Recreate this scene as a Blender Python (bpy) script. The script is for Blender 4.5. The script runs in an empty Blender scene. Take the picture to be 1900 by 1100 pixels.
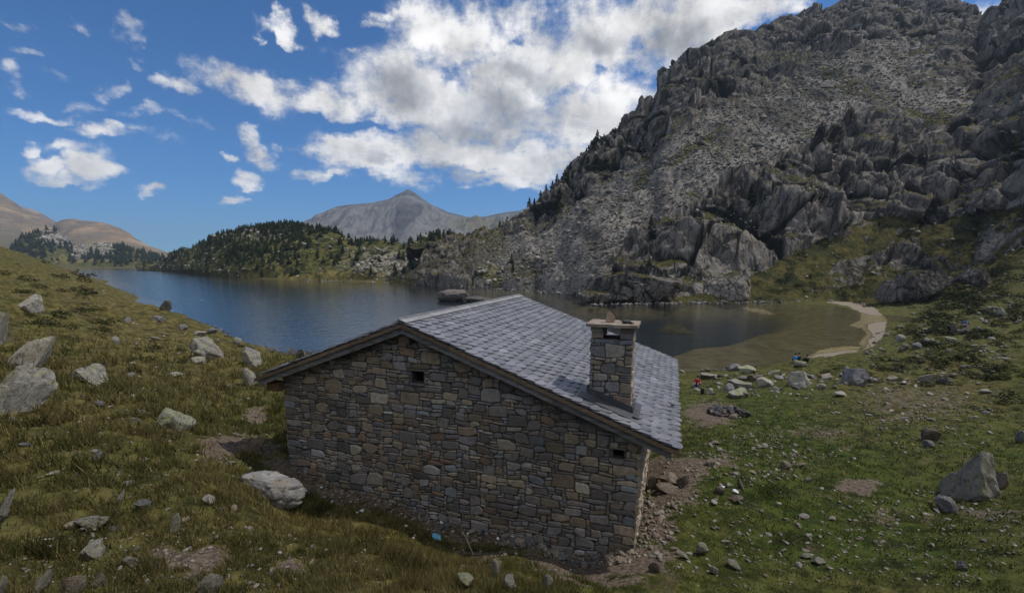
import bpy, bmesh, math, random
import numpy as np
from mathutils import Vector, Matrix

# ------------------------------------------------------------------ camera, world, sun, exposure
S = bpy.context.scene
COL = S.collection
F = 850.0; PITCH = math.radians(9); HY = 487.0; CX = 950.0; CZ = 12.0
CY = HY + F * math.tan(PITCH); CP, SP = math.cos(PITCH), math.sin(PITCH)
cd = bpy.data.cameras.new("camera"); cam = bpy.data.objects.new("camera", cd); COL.objects.link(cam)
cam.location = (0, 0, CZ); cam.rotation_euler = (math.radians(90) - PITCH, 0, 0)
cd.sensor_width = 36; cd.lens = 36 * F / 1900; cd.shift_y = (CY - 550) / 1900
cd.clip_start = 0.05; cd.clip_end = 20000
S.camera = cam
SUN_EL, SUN_AZ = math.radians(60), math.radians(80)          # azimuth clockwise from +Y
sd = bpy.data.lights.new("sun", 'SUN'); sun = bpy.data.objects.new("sun", sd); COL.objects.link(sun)
sd.energy = 3.1; sd.angle = math.radians(1.2); sd.color = (1.0, 0.93, 0.82)
sv = Vector((math.sin(SUN_AZ) * math.cos(SUN_EL), math.cos(SUN_AZ) * math.cos(SUN_EL), math.sin(SUN_EL)))
sun.rotation_euler = sv.to_track_quat('Z', 'Y').to_euler()
S.view_settings.view_transform = 'Standard'; S.view_settings.look = 'None'
S.view_settings.exposure = -0.08; S.view_settings.gamma = 1
S.cycles.max_bounces = 5; S.cycles.diffuse_bounces = 2; S.cycles.glossy_bounces = 2
S.cycles.transmission_bounces = 2; S.cycles.volume_bounces = 0; S.cycles.transparent_max_bounces = 6
S.cycles.use_denoising = True

def ray(px, py):
    X = (px - CX) / F; Y = -(py - CY) / F
    y = CP + Y * SP
    return X / y, (Y * CP - SP) / y                           # x and z per metre of depth y
def pt(px, py, d):
    a, b = ray(px, py); return (a * d, d, CZ + b * d)
def proj(x, y, z):
    z = z - CZ; fw = np.maximum(y * CP - z * SP, 1e-3); up = y * SP + z * CP
    return CX + F * x / fw, CY - F * up / fw

class NG:
    """tiny node-graph helper"""
    def __init__(s, tree): s.t = tree; s.n = tree.nodes; s.l = tree.links
    def new(s, kind, **kw):
        n = s.n.new(kind)
        for k, v in kw.items(): setattr(n, k, v)
        return n
    def set(s, sock, v):
        if isinstance(v, bpy.types.NodeSocket): s.l.new(v, sock)
        elif v is not None: sock.default_value = v
    def math(s, op, a, b=None, c=None, clamp=False):
        n = s.new('ShaderNodeMath', operation=op, use_clamp=clamp)
        s.set(n.inputs[0], a); s.set(n.inputs[1], b)
        if c is not None: s.set(n.inputs[2], c)
        return n.outputs[0]
    def vmath(s, op, a, b=None, scale=None):
        n = s.new('ShaderNodeVectorMath', operation=op); s.set(n.inputs[0], a); s.set(n.inputs[1], b)
        if scale is not None: s.set(n.inputs['Scale'], scale)
        return n.outputs['Value'] if op in ('LENGTH', 'DOT_PRODUCT') else n.outputs[0]
    def noise(s, vec, scale, detail=4, rough=0.55, dist=0.0, out=0):
        n = s.new('ShaderNodeTexNoise'); s.set(n.inputs['Vector'], vec); n.inputs['Scale'].default_value = scale
        n.inputs['Detail'].default_value = detail; n.inputs['Roughness'].default_value = rough; n.inputs['Distortion'].default_value = dist
        return n.outputs[out]
    def vor(s, vec, scale, feature='F1', out='Distance', rnd=1.0):
        n = s.new('ShaderNodeTexVoronoi', feature=feature); s.set(n.inputs['Vector'], vec); n.inputs['Scale'].default_value = scale
        n.inputs['Randomness'].default_value = rnd
        return n.outputs[out]
    def ramp(s, v, lo, hi, a=0.0, b=1.0, smooth=True):
        n = s.new('ShaderNodeMapRange', interpolation_type='SMOOTHSTEP' if smooth else 'LINEAR')
        s.set(n.inputs[0], v)
        for i, x in zip((1, 2, 3, 4), (lo, hi, a, b)): s.set(n.inputs[i], x)
        return n.outputs[0]
    def mix(s, f, a, b, blend='MIX'):
        n = s.new('ShaderNodeMix', data_type='RGBA', blend_type=blend, clamp_factor=True)
        s.set(n.inputs[0], f); s.set(n.inputs[6], a if not isinstance(a, tuple) else (*a[:3], 1)); s.set(n.inputs[7], b if not isinstance(b, tuple) else (*b[:3], 1))
        return n.outputs[2]
    def attr(s, name, out='Color'): return s.new('ShaderNodeAttribute', attribute_name=name).outputs[out]

def material(name, rough=0.9, spec=0.25):
    m = bpy.data.materials.new(name); m.use_nodes = True; g = NG(m.node_tree)
    b = m.node_tree.nodes['Principled BSDF']; b.inputs['Roughness'].default_value = rough
    b.inputs['Specular IOR Level'].default_value = spec
    return m, g, b
def bump(g, b, h, dist, strength=1.0):
    n = g.new('ShaderNodeBump'); n.inputs['Distance'].default_value = dist; n.inputs['Strength'].default_value = strength
    g.set(n.inputs['Height'], h); g.l.new(n.outputs[0], b.inputs['Normal'])

# ------------------------------------------------------------------ sky: Nishita with clouds fixed to directions
def build_world():
    w = bpy.data.worlds.new("World"); S.world = w; w.use_nodes = True; g = NG(w.node_tree)
    bg = w.node_tree.nodes['Background']; bg.inputs['Strength'].default_value = 0.085
    sky = g.new('ShaderNodeTexSky', sky_type='NISHITA', sun_disc=False, sun_elevation=SUN_EL, sun_rotation=SUN_AZ,
                altitude=2300, air_density=1.0, dust_density=0.25, ozone_density=2.6)
    d = g.new('ShaderNodeTexCoord').outputs['Generated']
    sep = g.new('ShaderNodeSeparateXYZ'); g.set(sep.inputs[0], d)
    x, y, z = sep.outputs
    az = g.math('ARCTAN2', x, y); el = g.math('ARCSINE', z)
    cv = g.new('ShaderNodeCombineXYZ'); g.set(cv.inputs[0], az); g.set(cv.inputs[1], el); cv = cv.outputs[0]
    zz = g.math('ADD', g.math('MAXIMUM', z, 0.0), 0.16)
    pl = g.new('ShaderNodeCombineXYZ'); g.set(pl.inputs[0], g.math('DIVIDE', x, zz)); g.set(pl.inputs[1], g.math('DIVIDE', y, zz)); pl = pl.outputs[0]
    wn = g.noise(cv, 7.0, 5, 0.6, 0, 1)
    wv = g.vmath('SCALE', g.vmath('SUBTRACT', wn, (0.5, 0.5, 0.5)), scale=0.16)
    wc = g.vmath('ADD', cv, wv)
    blobs = [(745,150,120,85,1),(625,182,130,42,.95),(480,152,115,34,.85),(325,155,45,22,.7),(870,60,150,70,.9),(900,200,170,90,1),
        (1010,110,140,85,1),(1150,50,150,80,1),(1110,165,125,75,.9),(690,298,100,32,.9),(800,290,130,50,1),(900,305,140,50,1),
        (1010,300,120,55,.9),(1120,240,120,75,.95),(1250,60,130,80,1),(1370,10,130,42,.9),(455,235,32,18,.75),(497,275,38,25,.8),
        (465,328,32,18,.8),(440,372,34,13,.75),(168,302,55,30,.85),(75,308,42,24,.62),(285,349,32,13,.8),(205,240,95,16,.6),
        (90,198,70,13,.5),(235,38,38,32,.66),(130,8,26,20,.5),(42,132,34,20,.48),(520,62,40,14,.62),(600,32,26,18,.7),
        (212,152,22,24,.45),(28,262,16,26,.5),(935,352,90,13,.7),(865,355,28,9,.7),(645,74,12,10,.6),(700,20,45,14,.55),
        (760,8,80,16,.6),(1850,20,80,55,.9),(1480,8,50,26,.6),(600,330,60,12,.5),(1220,190,60,60,.8),
        (110,262,60,14,.4),(60,92,45,15,.44),(150,184,60,13,.42),(250,105,36,18,.42),(130,125,60,11,.42),(350,235,50,12,.42),(275,212,40,12,.44),(20,30,50,14,.34),(420,285,26,10,.4),(570,335,26,10,.5),(140,335,70,12,.5)]
    acc = None
    for (px, py, rx, ry, st) in blobs:
        a, b = ray(px, py); A = math.atan(a); E_ = math.atan2(b, math.hypot(1, a))
        a2, b2 = ray(px + rx, py); a3, b3 = ray(px, py - ry)
        RA = abs(math.atan(a2) - A); RE = abs(math.atan2(b3, math.hypot(1, a3)) - E_)
        v = g.vmath('MULTIPLY', g.vmath('SUBTRACT', wc, (A, E_, 0)), (1 / RA, 1 / RE, 0))
        q = g.ramp(g.vmath('LENGTH', v), 1.75, 0.15, 0, st)
        acc = q if acc is None else g.math('MAXIMUM', acc, q)
    for (px, py, rx, ry) in [(856,150,20,34),(1178,72,30,20),(1075,165,50,16),(1120,120,14,36),(960,60,28,10),(1420,50,40,12),(640,235,80,12),(880,318,60,7),(560,95,70,16)]:
        a, b = ray(px, py); A = math.atan(a); E_ = math.atan2(b, math.hypot(1, a))
        a2, b2 = ray(px + rx, py); a3, b3 = ray(px, py - ry)
        v = g.vmath('MULTIPLY', g.vmath('SUBTRACT', wc, (A, E_, 0)), (1 / abs(math.atan(a2) - A), 1 / abs(math.atan2(b3, math.hypot(1, a3)) - E_), 0))
        acc = g.math('SUBTRACT', acc, g.ramp(g.vmath('LENGTH', v), 1.6, 0.0, 0, 0.42))
    out = g.ramp(g.math('ABSOLUTE', az), 0.95, 1.25)            # loose cloud cover outside the view
    acc = g.math('MAXIMUM', acc, g.math('MULTIPLY', out, g.ramp(g.noise(pl, 0.55, 2, .5), 0.42, 0.62)))
    n1 = g.noise(pl, 2.6, 10, 0.68)
    n2 = g.noise(cv, 9.0, 10, 0.68)
    nn = g.math('ADD', g.math('MULTIPLY', n1, 0.5), g.math('MULTIPLY', n2, 0.5))
    dens = g.math('ADD', acc, g.math('MULTIPLY', g.math('SUBTRACT', nn, 0.5), 3.9))
    alpha = g.ramp(dens, 0.14, 0.92)
    alpha = g.math('MULTIPLY', alpha, g.ramp(acc, 0.05, 0.35))
    # light: thin rims and tops bright, thick undersides grey
    off = g.vmath('ADD', cv, (0.035, 0.05, 0))
    n3 = g.noise(off, 9.0, 5, 0.6)
    lit = g.math('ADD', 0.5, g.math('MULTIPLY', g.math('SUBTRACT', g.noise(cv, 9.0, 5, 0.6), n3), 2.6), clamp=True)
    big = g.noise(cv, 4.2, 4, 0.5)
    thick = g.math('MULTIPLY', g.ramp(dens, 0.75, 1.35), g.ramp(big, 0.40, 0.66))
    for (px, py, rx, ry) in [(745,160,75,50),(930,215,110,42),(865,245,110,35),(1240,85,80,40),(1110,60,60,30),(960,140,60,30),(830,330,80,16)]:
        a, b = ray(px, py); A = math.atan(a); E_ = math.atan2(b, math.hypot(1, a))
        a2, b2 = ray(px + rx, py); a3, b3 = ray(px, py - ry)
        v = g.vmath('MULTIPLY', g.vmath('SUBTRACT', wc, (A, E_, 0)), (1 / abs(math.atan(a2) - A), 1 / abs(math.atan2(b3, math.hypot(1, a3)) - E_), 0))
        thick = g.math('MAXIMUM', thick, g.ramp(g.vmath('LENGTH', v), 1.5, 0.1, 0, 0.9))
    val = g.math('ADD', 7.6, g.math('MULTIPLY', lit, 6.8))
    val = g.math('MULTIPLY', val, g.math('SUBTRACT', 1.0, g.math('MULTIPLY', thick, 0.55)))
    cc = g.mix(thick, (1.0, 0.985, 0.97), (0.93, 0.97, 1.03))
    cc = g.vmath('SCALE', cc, scale=val)
    skyc = g.mix(1.0, sky.outputs[0], (0.40, 0.96, 1.42), 'MULTIPLY')
    col = g.mix(alpha, skyc, cc)
    g.l.new(col, bg.inputs[0])
build_world()

# ------------------------------------------------------------------ object helpers
def tag(o, label=None, cat=None, group=None, kind=None):
    if label: o['label'] = label
    if cat: o['category'] = cat
    if group: o['group'] = group
    if kind: o['kind'] = kind
    return o
def link(name, me, mats=(), parent=None):
    for m in (mats if isinstance(mats, (list, tuple)) else [mats]): me.materials.append(m)
    o = bpy.data.objects.new(name, me); COL.objects.link(o)
    if parent is not None: o.parent = parent
    return o
def empty(name, loc=(0, 0, 0), rz=0.0):
    o = bpy.data.objects.new(name, None); COL.objects.link(o); o.location = loc; o.rotation_euler = (0, 0, rz)
    o.empty_display_size = 0.2
    return o
def np_mesh(name, V, Fc, smooth=False, col=None, colname='col', mi=None):
    """Fc: (n,k) int array of equal-sized faces"""
    me = bpy.data.meshes.new(name); V = np.asarray(V, np.float32); Fc = np.asarray(Fc, np.int32); n, k = Fc.shape
    me.vertices.add(len(V)); me.vertices.foreach_set('co', V.ravel())
    me.loops.add(n * k); me.loops.foreach_set('vertex_index', Fc.ravel())
    me.polygons.add(n); me.polygons.foreach_set('loop_start', np.arange(0, n * k, k, dtype=np.int32))
    if smooth: me.polygons.foreach_set('use_smooth', np.ones(n, bool))
    if mi is not None: me.polygons.foreach_set('material_index', np.asarray(mi, np.int32))
    if col is not None:
        a = me.color_attributes.new(colname, 'FLOAT_COLOR', 'POINT')
        c = np.ones((len(V), 4), np.float32); c[:, :col.shape[1]] = col; a.data.foreach_set('color', c.ravel())
    me.update(calc_edges=True); return me
def grid_faces(ny, nx, wrap=False):
    i = np.arange(ny - 1)[:, None] * nx; j = np.arange(nx - 1)[None, :]
    a = i + j
    return np.stack([a, a + 1, a + nx + 1, a + nx], -1).reshape(-1, 4)

# numpy Perlin noise ------------------------------------------------
_r = np.random.RandomState(7)
PERM = np.tile(_r.permutation(256), 3).astype(np.int32)
GR = _r.randn(256, 3).astype(np.float32); GR /= np.linalg.norm(GR, axis=1)[:, None]
def perlin(P):
    P = np.asarray(P, np.float32); i0 = np.floor(P).astype(np.int32); f = P - i0; i0 &= 255
    u = f * f * f * (f * (f * 6 - 15) + 10); out = 0
    for dx in (0, 1):
        for dy in (0, 1):
            for dz in (0, 1):
                h = PERM[PERM[PERM[(i0[..., 0] + dx) & 255] + ((i0[..., 1] + dy) & 255)] + ((i0[..., 2] + dz) & 255)]
                g = GR[h]; dd = (g * (f - np.array([dx, dy, dz], np.float32))).sum(-1)
                w = (u[..., 0] if dx else 1 - u[..., 0]) * (u[..., 1] if dy else 1 - u[..., 1]) * (u[..., 2] if dz else 1 - u[..., 2])
                out = out + dd * w
    return out * 1.5
def fbm(P, scale, octv=4, gain=0.5, ridged=False, off=0.0, st=(1, 1, 1)):
    out = 0; a = 1.0; tot = 0; P = np.asarray(P, np.float32) * np.array(st, np.float32) / scale + off
    for k in range(octv):
        n = perlin(P)
        out = out + a * ((1 - 2 * np.abs(n)) if ridged else n); tot += a; a *= gain; P = P * 2.03 + 17.3
    return out / tot
def voronoi(P, scale, st=(1, 1, 1), off=0):
    """returns F1, F2-F1 and a random value per cell"""
    Q = np.asarray(P, np.float32) * np.array(st, np.float32) / scale + off; i0 = np.floor(Q).astype(np.int32)
    f1 = np.full(Q.shape[:-1], 9., np.float32); f2 = f1.copy(); cid = np.zeros(Q.shape[:-1], np.int32); fac = np.zeros(Q.shape[:-1], np.float32)
    for dx in (-1, 0, 1):
        for dy in (-1, 0, 1):
            for dz in (-1, 0, 1):
                c = i0 + np.array([dx, dy, dz]); h = PERM[PERM[PERM[c[..., 0] & 255] + (c[..., 1] & 255)] + (c[..., 2] & 255)]
                p = c + np.stack([PERM[h] / 255., PERM[h + 37] / 255., PERM[h + 91] / 255.], -1)
                d = np.sqrt(((p - Q) ** 2).sum(-1)).astype(np.float32)
                m = d < f1; f2 = np.where(m, f1, np.minimum(f2, d)); f1 = np.where(m, d, f1); cid = np.where(m, h, cid); fac = np.where(m, ((Q - p) * GR[h]).sum(-1), fac)
    voronoi.facet = fac; return f1, f2 - f1, GR[cid]
def sstep(x, a, b):
    t = np.clip((x - a) / (b - a), 0, 1); return t * t * (3 - 2 * t)
def inpoly(X, Y, poly, soft=0, jit=None):
    if jit is not None: X = X + jit[0]; Y = Y + jit[1]
    ins = np.zeros(X.shape, bool); n = len(poly)
    for i in range(n):
        x1, y1 = poly[i]; x2, y2 = poly[(i + 1) % n]
        if y1 == y2: continue
        c = ((Y > min(y1, y2)) & (Y <= max(y1, y2))) & (X < x1 + (Y - y1) * (x2 - x1) / (y2 - y1))
        ins ^= c
    return ins.astype(np.float32)
def ell(X, Y, cx, cy, rx, ry, s=0.6):
    return 1 - sstep(np.sqrt(((X - cx) / rx) ** 2 + ((Y - cy) / ry) ** 2), 1 - s, 1 + s)

# ------------------------------------------------------------------ materials
def lichen_rock(name, c1, c2, lich=0.35, lcol=(0.30, 0.31, 0.10), scale=1.0, warm=(0.30, 0.24, 0.18), obj=True):
    m, g, b = material(name, 0.88, 0.25)
    tc = g.new('ShaderNodeTexCoord').outputs['Object']
    oi = g.new('ShaderNodeObjectInfo')
    tc = g.vmath('ADD', tc, g.vmath('SCALE', oi.outputs['Location'], scale=0.37)) if obj else tc
    n = g.noise(tc, 2.2 * scale, 7, 0.62); n2 = g.noise(tc, 18 * scale, 5, 0.7); n3 = g.noise(tc, 1.1 * scale, 3, 0.5, 0.6)
    c = g.mix(g.ramp(n, 0.36, 0.64), c1, c2)
    c = g.mix(g.ramp(n3, 0.52, 0.68, 0, 0.6), c, warm)
    c = g.mix(g.ramp(g.noise(tc, 6 * scale, 6, 0.7, 0.4), 0.54, 0.64, 0, 0.7), c, (0.055, 0.055, 0.05))
    geo = g.new('ShaderNodeNewGeometry'); sz = g.new('ShaderNodeSeparateXYZ'); g.l.new(geo.outputs['Normal'], sz.inputs[0])
    lm = g.math('MULTIPLY', g.ramp(g.noise(tc, 4.2 * scale, 6, 0.68, 0.3), 0.60 - 0.22 * lich, 0.70 - 0.2 * lich), g.ramp(sz.outputs[2], -0.1, 0.5, 0.25, 1))
    c = g.mix(g.math('MULTIPLY', lm, min(1, lich * 1.6)), c, lcol)
    c = g.mix(g.ramp(n2, 0.3, 0.7, 0.25, 0), c, (0.09, 0.09, 0.09))
    rv = g.math('MULTIPLY_ADD', oi.outputs['Random'], 0.4, 0.8) if obj else 1.0
    c = g.vmath('SCALE', c, scale=rv)
    g.l.new(c, b.inputs['Base Color'])
    h = g.math('ADD', g.math('MULTIPLY', n, 0.6), g.math('MULTIPLY', n2, 0.25))
    bump(g, b, h, 0.16 / scale, 1.0)
    return m
M_BOULDER = lichen_rock('granite_lichen', (0.27, 0.26, 0.235), (0.41, 0.39, 0.35), 0.42)
M_BOULDER_GREY = lichen_rock('granite_grey', (0.17, 0.17, 0.18), (0.30, 0.30, 0.31), 0.06)
M_BOULDER_YEL = lichen_rock('granite_yellow_lichen', (0.25, 0.25, 0.22), (0.37, 0.37, 0.32), 0.62, (0.33, 0.33, 0.14))
M_BOULDER_DARK = lichen_rock('dark_rock', (0.10, 0.095, 0.09), (0.18, 0.165, 0.155), 0.12)
M_BOULDER_BROWN = lichen_rock('brown_rock', (0.19, 0.15, 0.12), (0.30, 0.25, 0.20), 0.05)
M_STONE = lichen_rock('pale_stone', (0.28, 0.26, 0.23), (0.46, 0.43, 0.38), 0.12, scale=2.5)
M_STONE_WARM = lichen_rock('warm_stone', (0.26, 0.21, 0.16), (0.42, 0.35, 0.28), 0.05, scale=2.5)
M_CHAR = lichen_rock('sooty_stone', (0.035, 0.035, 0.04), (0.11, 0.11, 0.12), 0.0, scale=3, warm=(0.17, 0.13, 0.11))

def ground_material():
    m, g, b = material('mountain_turf', 0.95, 0.12)
    P = g.new('ShaderNodeNewGeometry').outputs['Position']
    mk = g.new('ShaderNodeSeparateColor'); g.l.new(g.attr('mask'), mk.inputs[0]); dirt, sand, straw = mk.outputs[:3]
    bed = g.attr('bed', 'Fac')
    nL = g.noise(P, 0.33, 5, 0.6); nM = g.noise(P, 2.3, 6, 0.68, 0.3); nS = g.noise(P, 11, 5, 0.75)
    green = g.mix(g.ramp(nM, 0.35, 0.62), (0.024, 0.040, 0.008), (0.072, 0.094, 0.018))
    dry = g.mix(g.ramp(nM, 0.35, 0.65), (0.058, 0.048, 0.016), (0.175, 0.145, 0.052))
    sf = g.math('ADD', straw, g.math('MULTIPLY', g.math('SUBTRACT', nL, 0.5), 1.6))
    sf = g.math('ADD', sf, g.math('MULTIPLY', g.math('SUBTRACT', nS, 0.5), 0.9), clamp=True)
    c = g.mix(sf, green, dry)
    c = g.mix(g.ramp(g.noise(P, 1.1, 5, 0.7, 0.5), 0.52, 0.64, 0, 0.75), c, (0.018, 0.024, 0.008)); c = g.mix(g.ramp(g.noise(P, 0.75, 6, 0.75, 0.8), 0.57, 0.66, 0, 0.7), c, (0.12, 0.095, 0.055))
    soil = g.mix(g.ramp(nS, 0.35, 0.65), (0.075, 0.056, 0.042), (0.21, 0.165, 0.13))
    df = g.ramp(g.math('ADD', dirt, g.math('MULTIPLY', g.math('SUBTRACT', g.math('ADD', g.math('MULTIPLY', nM, .6), g.math('MULTIPLY', nS, .4)), 0.5), 4.5)), 0.40, 0.75)
    c = g.mix(df, c, soil)
    sf2 = g.ramp(g.math('ADD', sand, g.math('MULTIPLY', g.math('SUBTRACT', nM, 0.5), 0.5)), 0.4, 0.6)
    c = g.mix(sf2, c, g.mix(nS, (0.18, 0.15, 0.115), (0.34, 0.29, 0.225)))
    # pebbly specks
    sp = g.math('MULTIPLY', g.ramp(g.vor(P, 5.0), 0.16, 0.10), g.ramp(g.noise(P, 0.9, 3, 0.6), 0.5, 0.62))
    c = g.mix(g.math('MULTIPLY', sp, 0.8), c, (0.33, 0.30, 0.25))
    # lake bed: gravelly shelf, dark blue in the deep, painted for light lost with depth
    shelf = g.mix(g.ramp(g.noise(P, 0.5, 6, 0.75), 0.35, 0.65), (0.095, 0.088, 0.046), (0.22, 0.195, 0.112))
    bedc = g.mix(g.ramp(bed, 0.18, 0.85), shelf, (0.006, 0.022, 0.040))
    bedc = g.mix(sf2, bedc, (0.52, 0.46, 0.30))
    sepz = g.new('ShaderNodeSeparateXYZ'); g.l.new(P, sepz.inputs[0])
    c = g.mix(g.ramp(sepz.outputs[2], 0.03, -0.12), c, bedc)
    g.l.new(c, b.inputs['Base Color'])
    h = g.math('ADD', g.math('MULTIPLY', nM, 0.7), g.math('MULTIPLY', nS, 0.5))
    bump(g, b, h, 0.16, 0.9)
    return m
M_GROUND = ground_material()

def mountain_material():
    m, g, b = material('mountain_rock', 0.95, 0.15)
    geo = g.new('ShaderNodeNewGeometry'); P = geo.outputs['Position']
    sn = g.new('ShaderNodeSeparateXYZ'); g.l.new(geo.outputs['Normal'], sn.inputs[0]); up = sn.outputs[2]
    mk = g.new('ShaderNodeSeparateColor'); g.l.new(g.attr('mask'), mk.inputs[0]); scree, grass, crack = mk.outputs[:3]
    Ps = g.vmath('MULTIPLY', P, (1, 1, 0.22))
    n1 = g.noise(P, 0.022, 6, 0.6); n2 = g.noise(P, 0.16, 7, 0.7); nv = g.noise(Ps, 0.30, 6, 0.68); n4 = g.noise(P, 0.9, 4, 0.7)
    rock = g.mix(g.ramp(nv, 0.38, 0.62), (0.058, 0.053, 0.050), (0.215, 0.197, 0.176))
    rock = g.mix(g.ramp(n1, 0.42, 0.66, 0, 0.55), rock, (0.29, 0.265, 0.235))
    rock = g.mix(g.ramp(nv, 0.30, 0.42, 0.75, 0), rock, (0.032, 0.032, 0.036))
    ck = g.vor(g.vmath('ADD', g.vmath('MULTIPLY', P, (1, 1, .3)), g.vmath('SCALE', g.noise(P, .25, 3, .6, 0, 1), scale=2.5)), 0.23, 'DISTANCE_TO_EDGE'); rock = g.mix(g.ramp(ck, 0.0, 0.045, 0.85, 0), rock, (0.03, 0.03, 0.03))
    rock = g.mix(g.ramp(crack, 0.25, 0.85, 0, 0.93), rock, (0.02, 0.022, 0.018))
    v = g.vor(P, 0.42, out='Color'); sv_ = g.new('ShaderNodeSeparateColor'); g.l.new(v, sv_.inputs[0])
    ve = g.vor(P, 0.42)
    scr = g.mix(sv_.outputs[0], (0.12, 0.11, 0.097), (0.29, 0.268, 0.235))
    scr = g.mix(g.ramp(ve, 0.45, 0.8, 0, 0.6), scr, (0.06, 0.057, 0.052))
    st_ = g.noise(g.vmath('MULTIPLY', P, (1.0, .25, .25)), 0.07, 5, 0.6); scr = g.mix(g.ramp(st_, 0.40, 0.60, 0.0, 0.5), scr, (0.36, 0.335, 0.295))
    scr = g.mix(g.ramp(st_, 0.38, 0.50, 0.8, 0.0), scr, (0.07, 0.068, 0.05))
    scr = g.mix(g.ramp(n1, 0.4, 0.66, 0, 0.5), scr, (0.17, 0.155, 0.14))
    c = g.mix(g.ramp(scree, 0.35, 0.65), rock, scr)
    gm = g.math('ADD', grass, g.math('MULTIPLY', g.math('SUBTRACT', n2, 0.5), 1.1))
    gm = g.ramp(g.math('ADD', gm, g.ramp(up, 0.45, 0.9, -0.40, 0.30)), 0.40, 0.58)
    gc = g.mix(g.ramp(n2, 0.36, 0.62), (0.026, 0.032, 0.011), (0.105, 0.092, 0.030))
    gc = g.mix(g.ramp(n4, 0.52, 0.62, 0, 0.75), gc, (0.012, 0.02, 0.008))
    c = g.mix(gm, c, gc)
    g.l.new(c, b.inputs['Base Color'])
    bump(g, b, g.math('ADD', g.math('MULTIPLY', nv, 1.0), g.math('MULTIPLY', n4, 0.3)), 1.6, 1.0)
    return m
M_MOUNT = mountain_material()

def hill_material():
    m, g, b = material('wooded_hill_ground', 0.95, 0.1)
    P = g.new('ShaderNodeNewGeometry').outputs['Position']
    mk = g.new('ShaderNodeSeparateColor'); g.l.new(g.attr('mask'), mk.inputs[0]); rk = mk.outputs[0]; gold = mk.outputs[1]
    n = g.noise(P, 0.03, 6, 0.65); n2 = g.noise(P, 0.14, 6, 0.7)
    c = g.mix(g.ramp(n2, 0.35, 0.62), (0.030, 0.037, 0.013), (0.125, 0.118, 0.036))
    c = g.mix(g.math('MULTIPLY', gold, g.ramp(n2, 0.3, 0.6, .4, 1)), c, (0.26, 0.20, 0.07))
    c = g.mix(g.ramp(g.math('ADD', g.math('MULTIPLY', n, 0.45), g.math('MULTIPLY', n2, 0.55)), 0.57, 0.64, 0, 0.85), c, (0.30, 0.28, 0.235))
    c = g.mix(g.math('MULTIPLY', rk, g.ramp(n2, 0.42, 0.56)), c, (0.32, 0.295, 0.25))
    g.l.new(c, b.inputs['Base Color']); bump(g, b, n2, 3.0, 0.8)
    return m
M_HILL = hill_material()

def far_material(name, a, bcol, pale, gully=True, grassy=None):
    m, g, b = material(name, 1.0, 0.05)
    P = g.new('ShaderNodeNewGeometry').outputs['Position']
    mk = g.new('ShaderNodeSeparateColor'); g.l.new(g.attr('mask'), mk.inputs[0])
    n = g.noise(P, 0.006, 7, 0.65); c = g.mix(g.ramp(n, 0.38, 0.62), a, bcol)
    c = g.mix(g.math('MULTIPLY', mk.outputs[0], g.ramp(g.noise(P, 0.015, 5, 0.6), 0.35, 0.6, 0.3, 1)), c, pale)
    if grassy: c = g.mix(mk.outputs[1], c, grassy)
    g.l.new(c, b.inputs['Base Color']); bump(g, b, g.noise(P, 0.02, 6, 0.7), 18, 0.9)
    return m
M_PEAK = far_material('far_peak_rock', (0.060, 0.062, 0.066), (0.12, 0.118, 0.115), (0.20, 0.195, 0.185), grassy=(0.16, 0.145, 0.07))
M_TAN = far_material('far_tan_slopes', (0.24, 0.165, 0.09), (0.40, 0.28, 0.155), (0.18, 0.145, 0.10), grassy=(0.13, 0.12, 0.05))

def water_material():
    m = bpy.data.materials.new('lake_water'); m.use_nodes = True; g = NG(m.node_tree); g.n.clear()
    P = g.new('ShaderNodeNewGeometry').outputs['Position']
    Pa = g.vmath('MULTIPLY', P, (1.0, 1.0, 1.0))
    h = g.math('ADD', g.math('MULTIPLY', g.noise(Pa, 1.5, 4, 0.6, 0.4), 0.6), g.math('MULTIPLY', g.noise(Pa, 0.35, 3, 0.5), 1.4))
    bp = g.new('ShaderNodeBump'); bp.inputs['Distance'].default_value = 0.10; bp.inputs['Strength'].default_value = 1.0; g.l.new(h, bp.inputs['Height'])
    fr = g.new('ShaderNodeFresnel'); fr.inputs['IOR'].default_value = 1.58; g.l.new(bp.outputs[0], fr.inputs['Normal'])
    gl = g.new('ShaderNodeBsdfGlossy'); gl.inputs['Roughness'].default_value = 0.08; gl.inputs['Color'].default_value = (1, 1, 1, 1); g.l.new(bp.outputs[0], gl.inputs['Normal'])
    tr = g.new('ShaderNodeBsdfTransparent'); tr.inputs['Color'].default_value = (0.84, 0.84, 0.80, 1)
    mx = g.new('ShaderNodeMixShader'); g.l.new(fr.outputs[0], mx.inputs[0]); g.l.new(tr.outputs[0], mx.inputs[1]); g.l.new(gl.outputs[0], mx.inputs[2])
    o = g.new('ShaderNodeOutputMaterial'); g.l.new(mx.outputs[0], o.inputs['Surface'])
    return m
M_WATER = water_material()

# ------------------------------------------------------------------ ground: one sheet from the camera's feet to the horizon
# hut frame (u along the gable, v deep, z up)
TH = math.radians(19.218); DU = (math.cos(TH), -math.sin(TH)); DV = (math.sin(TH), math.cos(TH)); D0 = 8.77
def hut(u, v, z): return (DU[0] * u + DV[0] * (v + D0), DU[1] * u + DV[1] * (v + D0), z)

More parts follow.
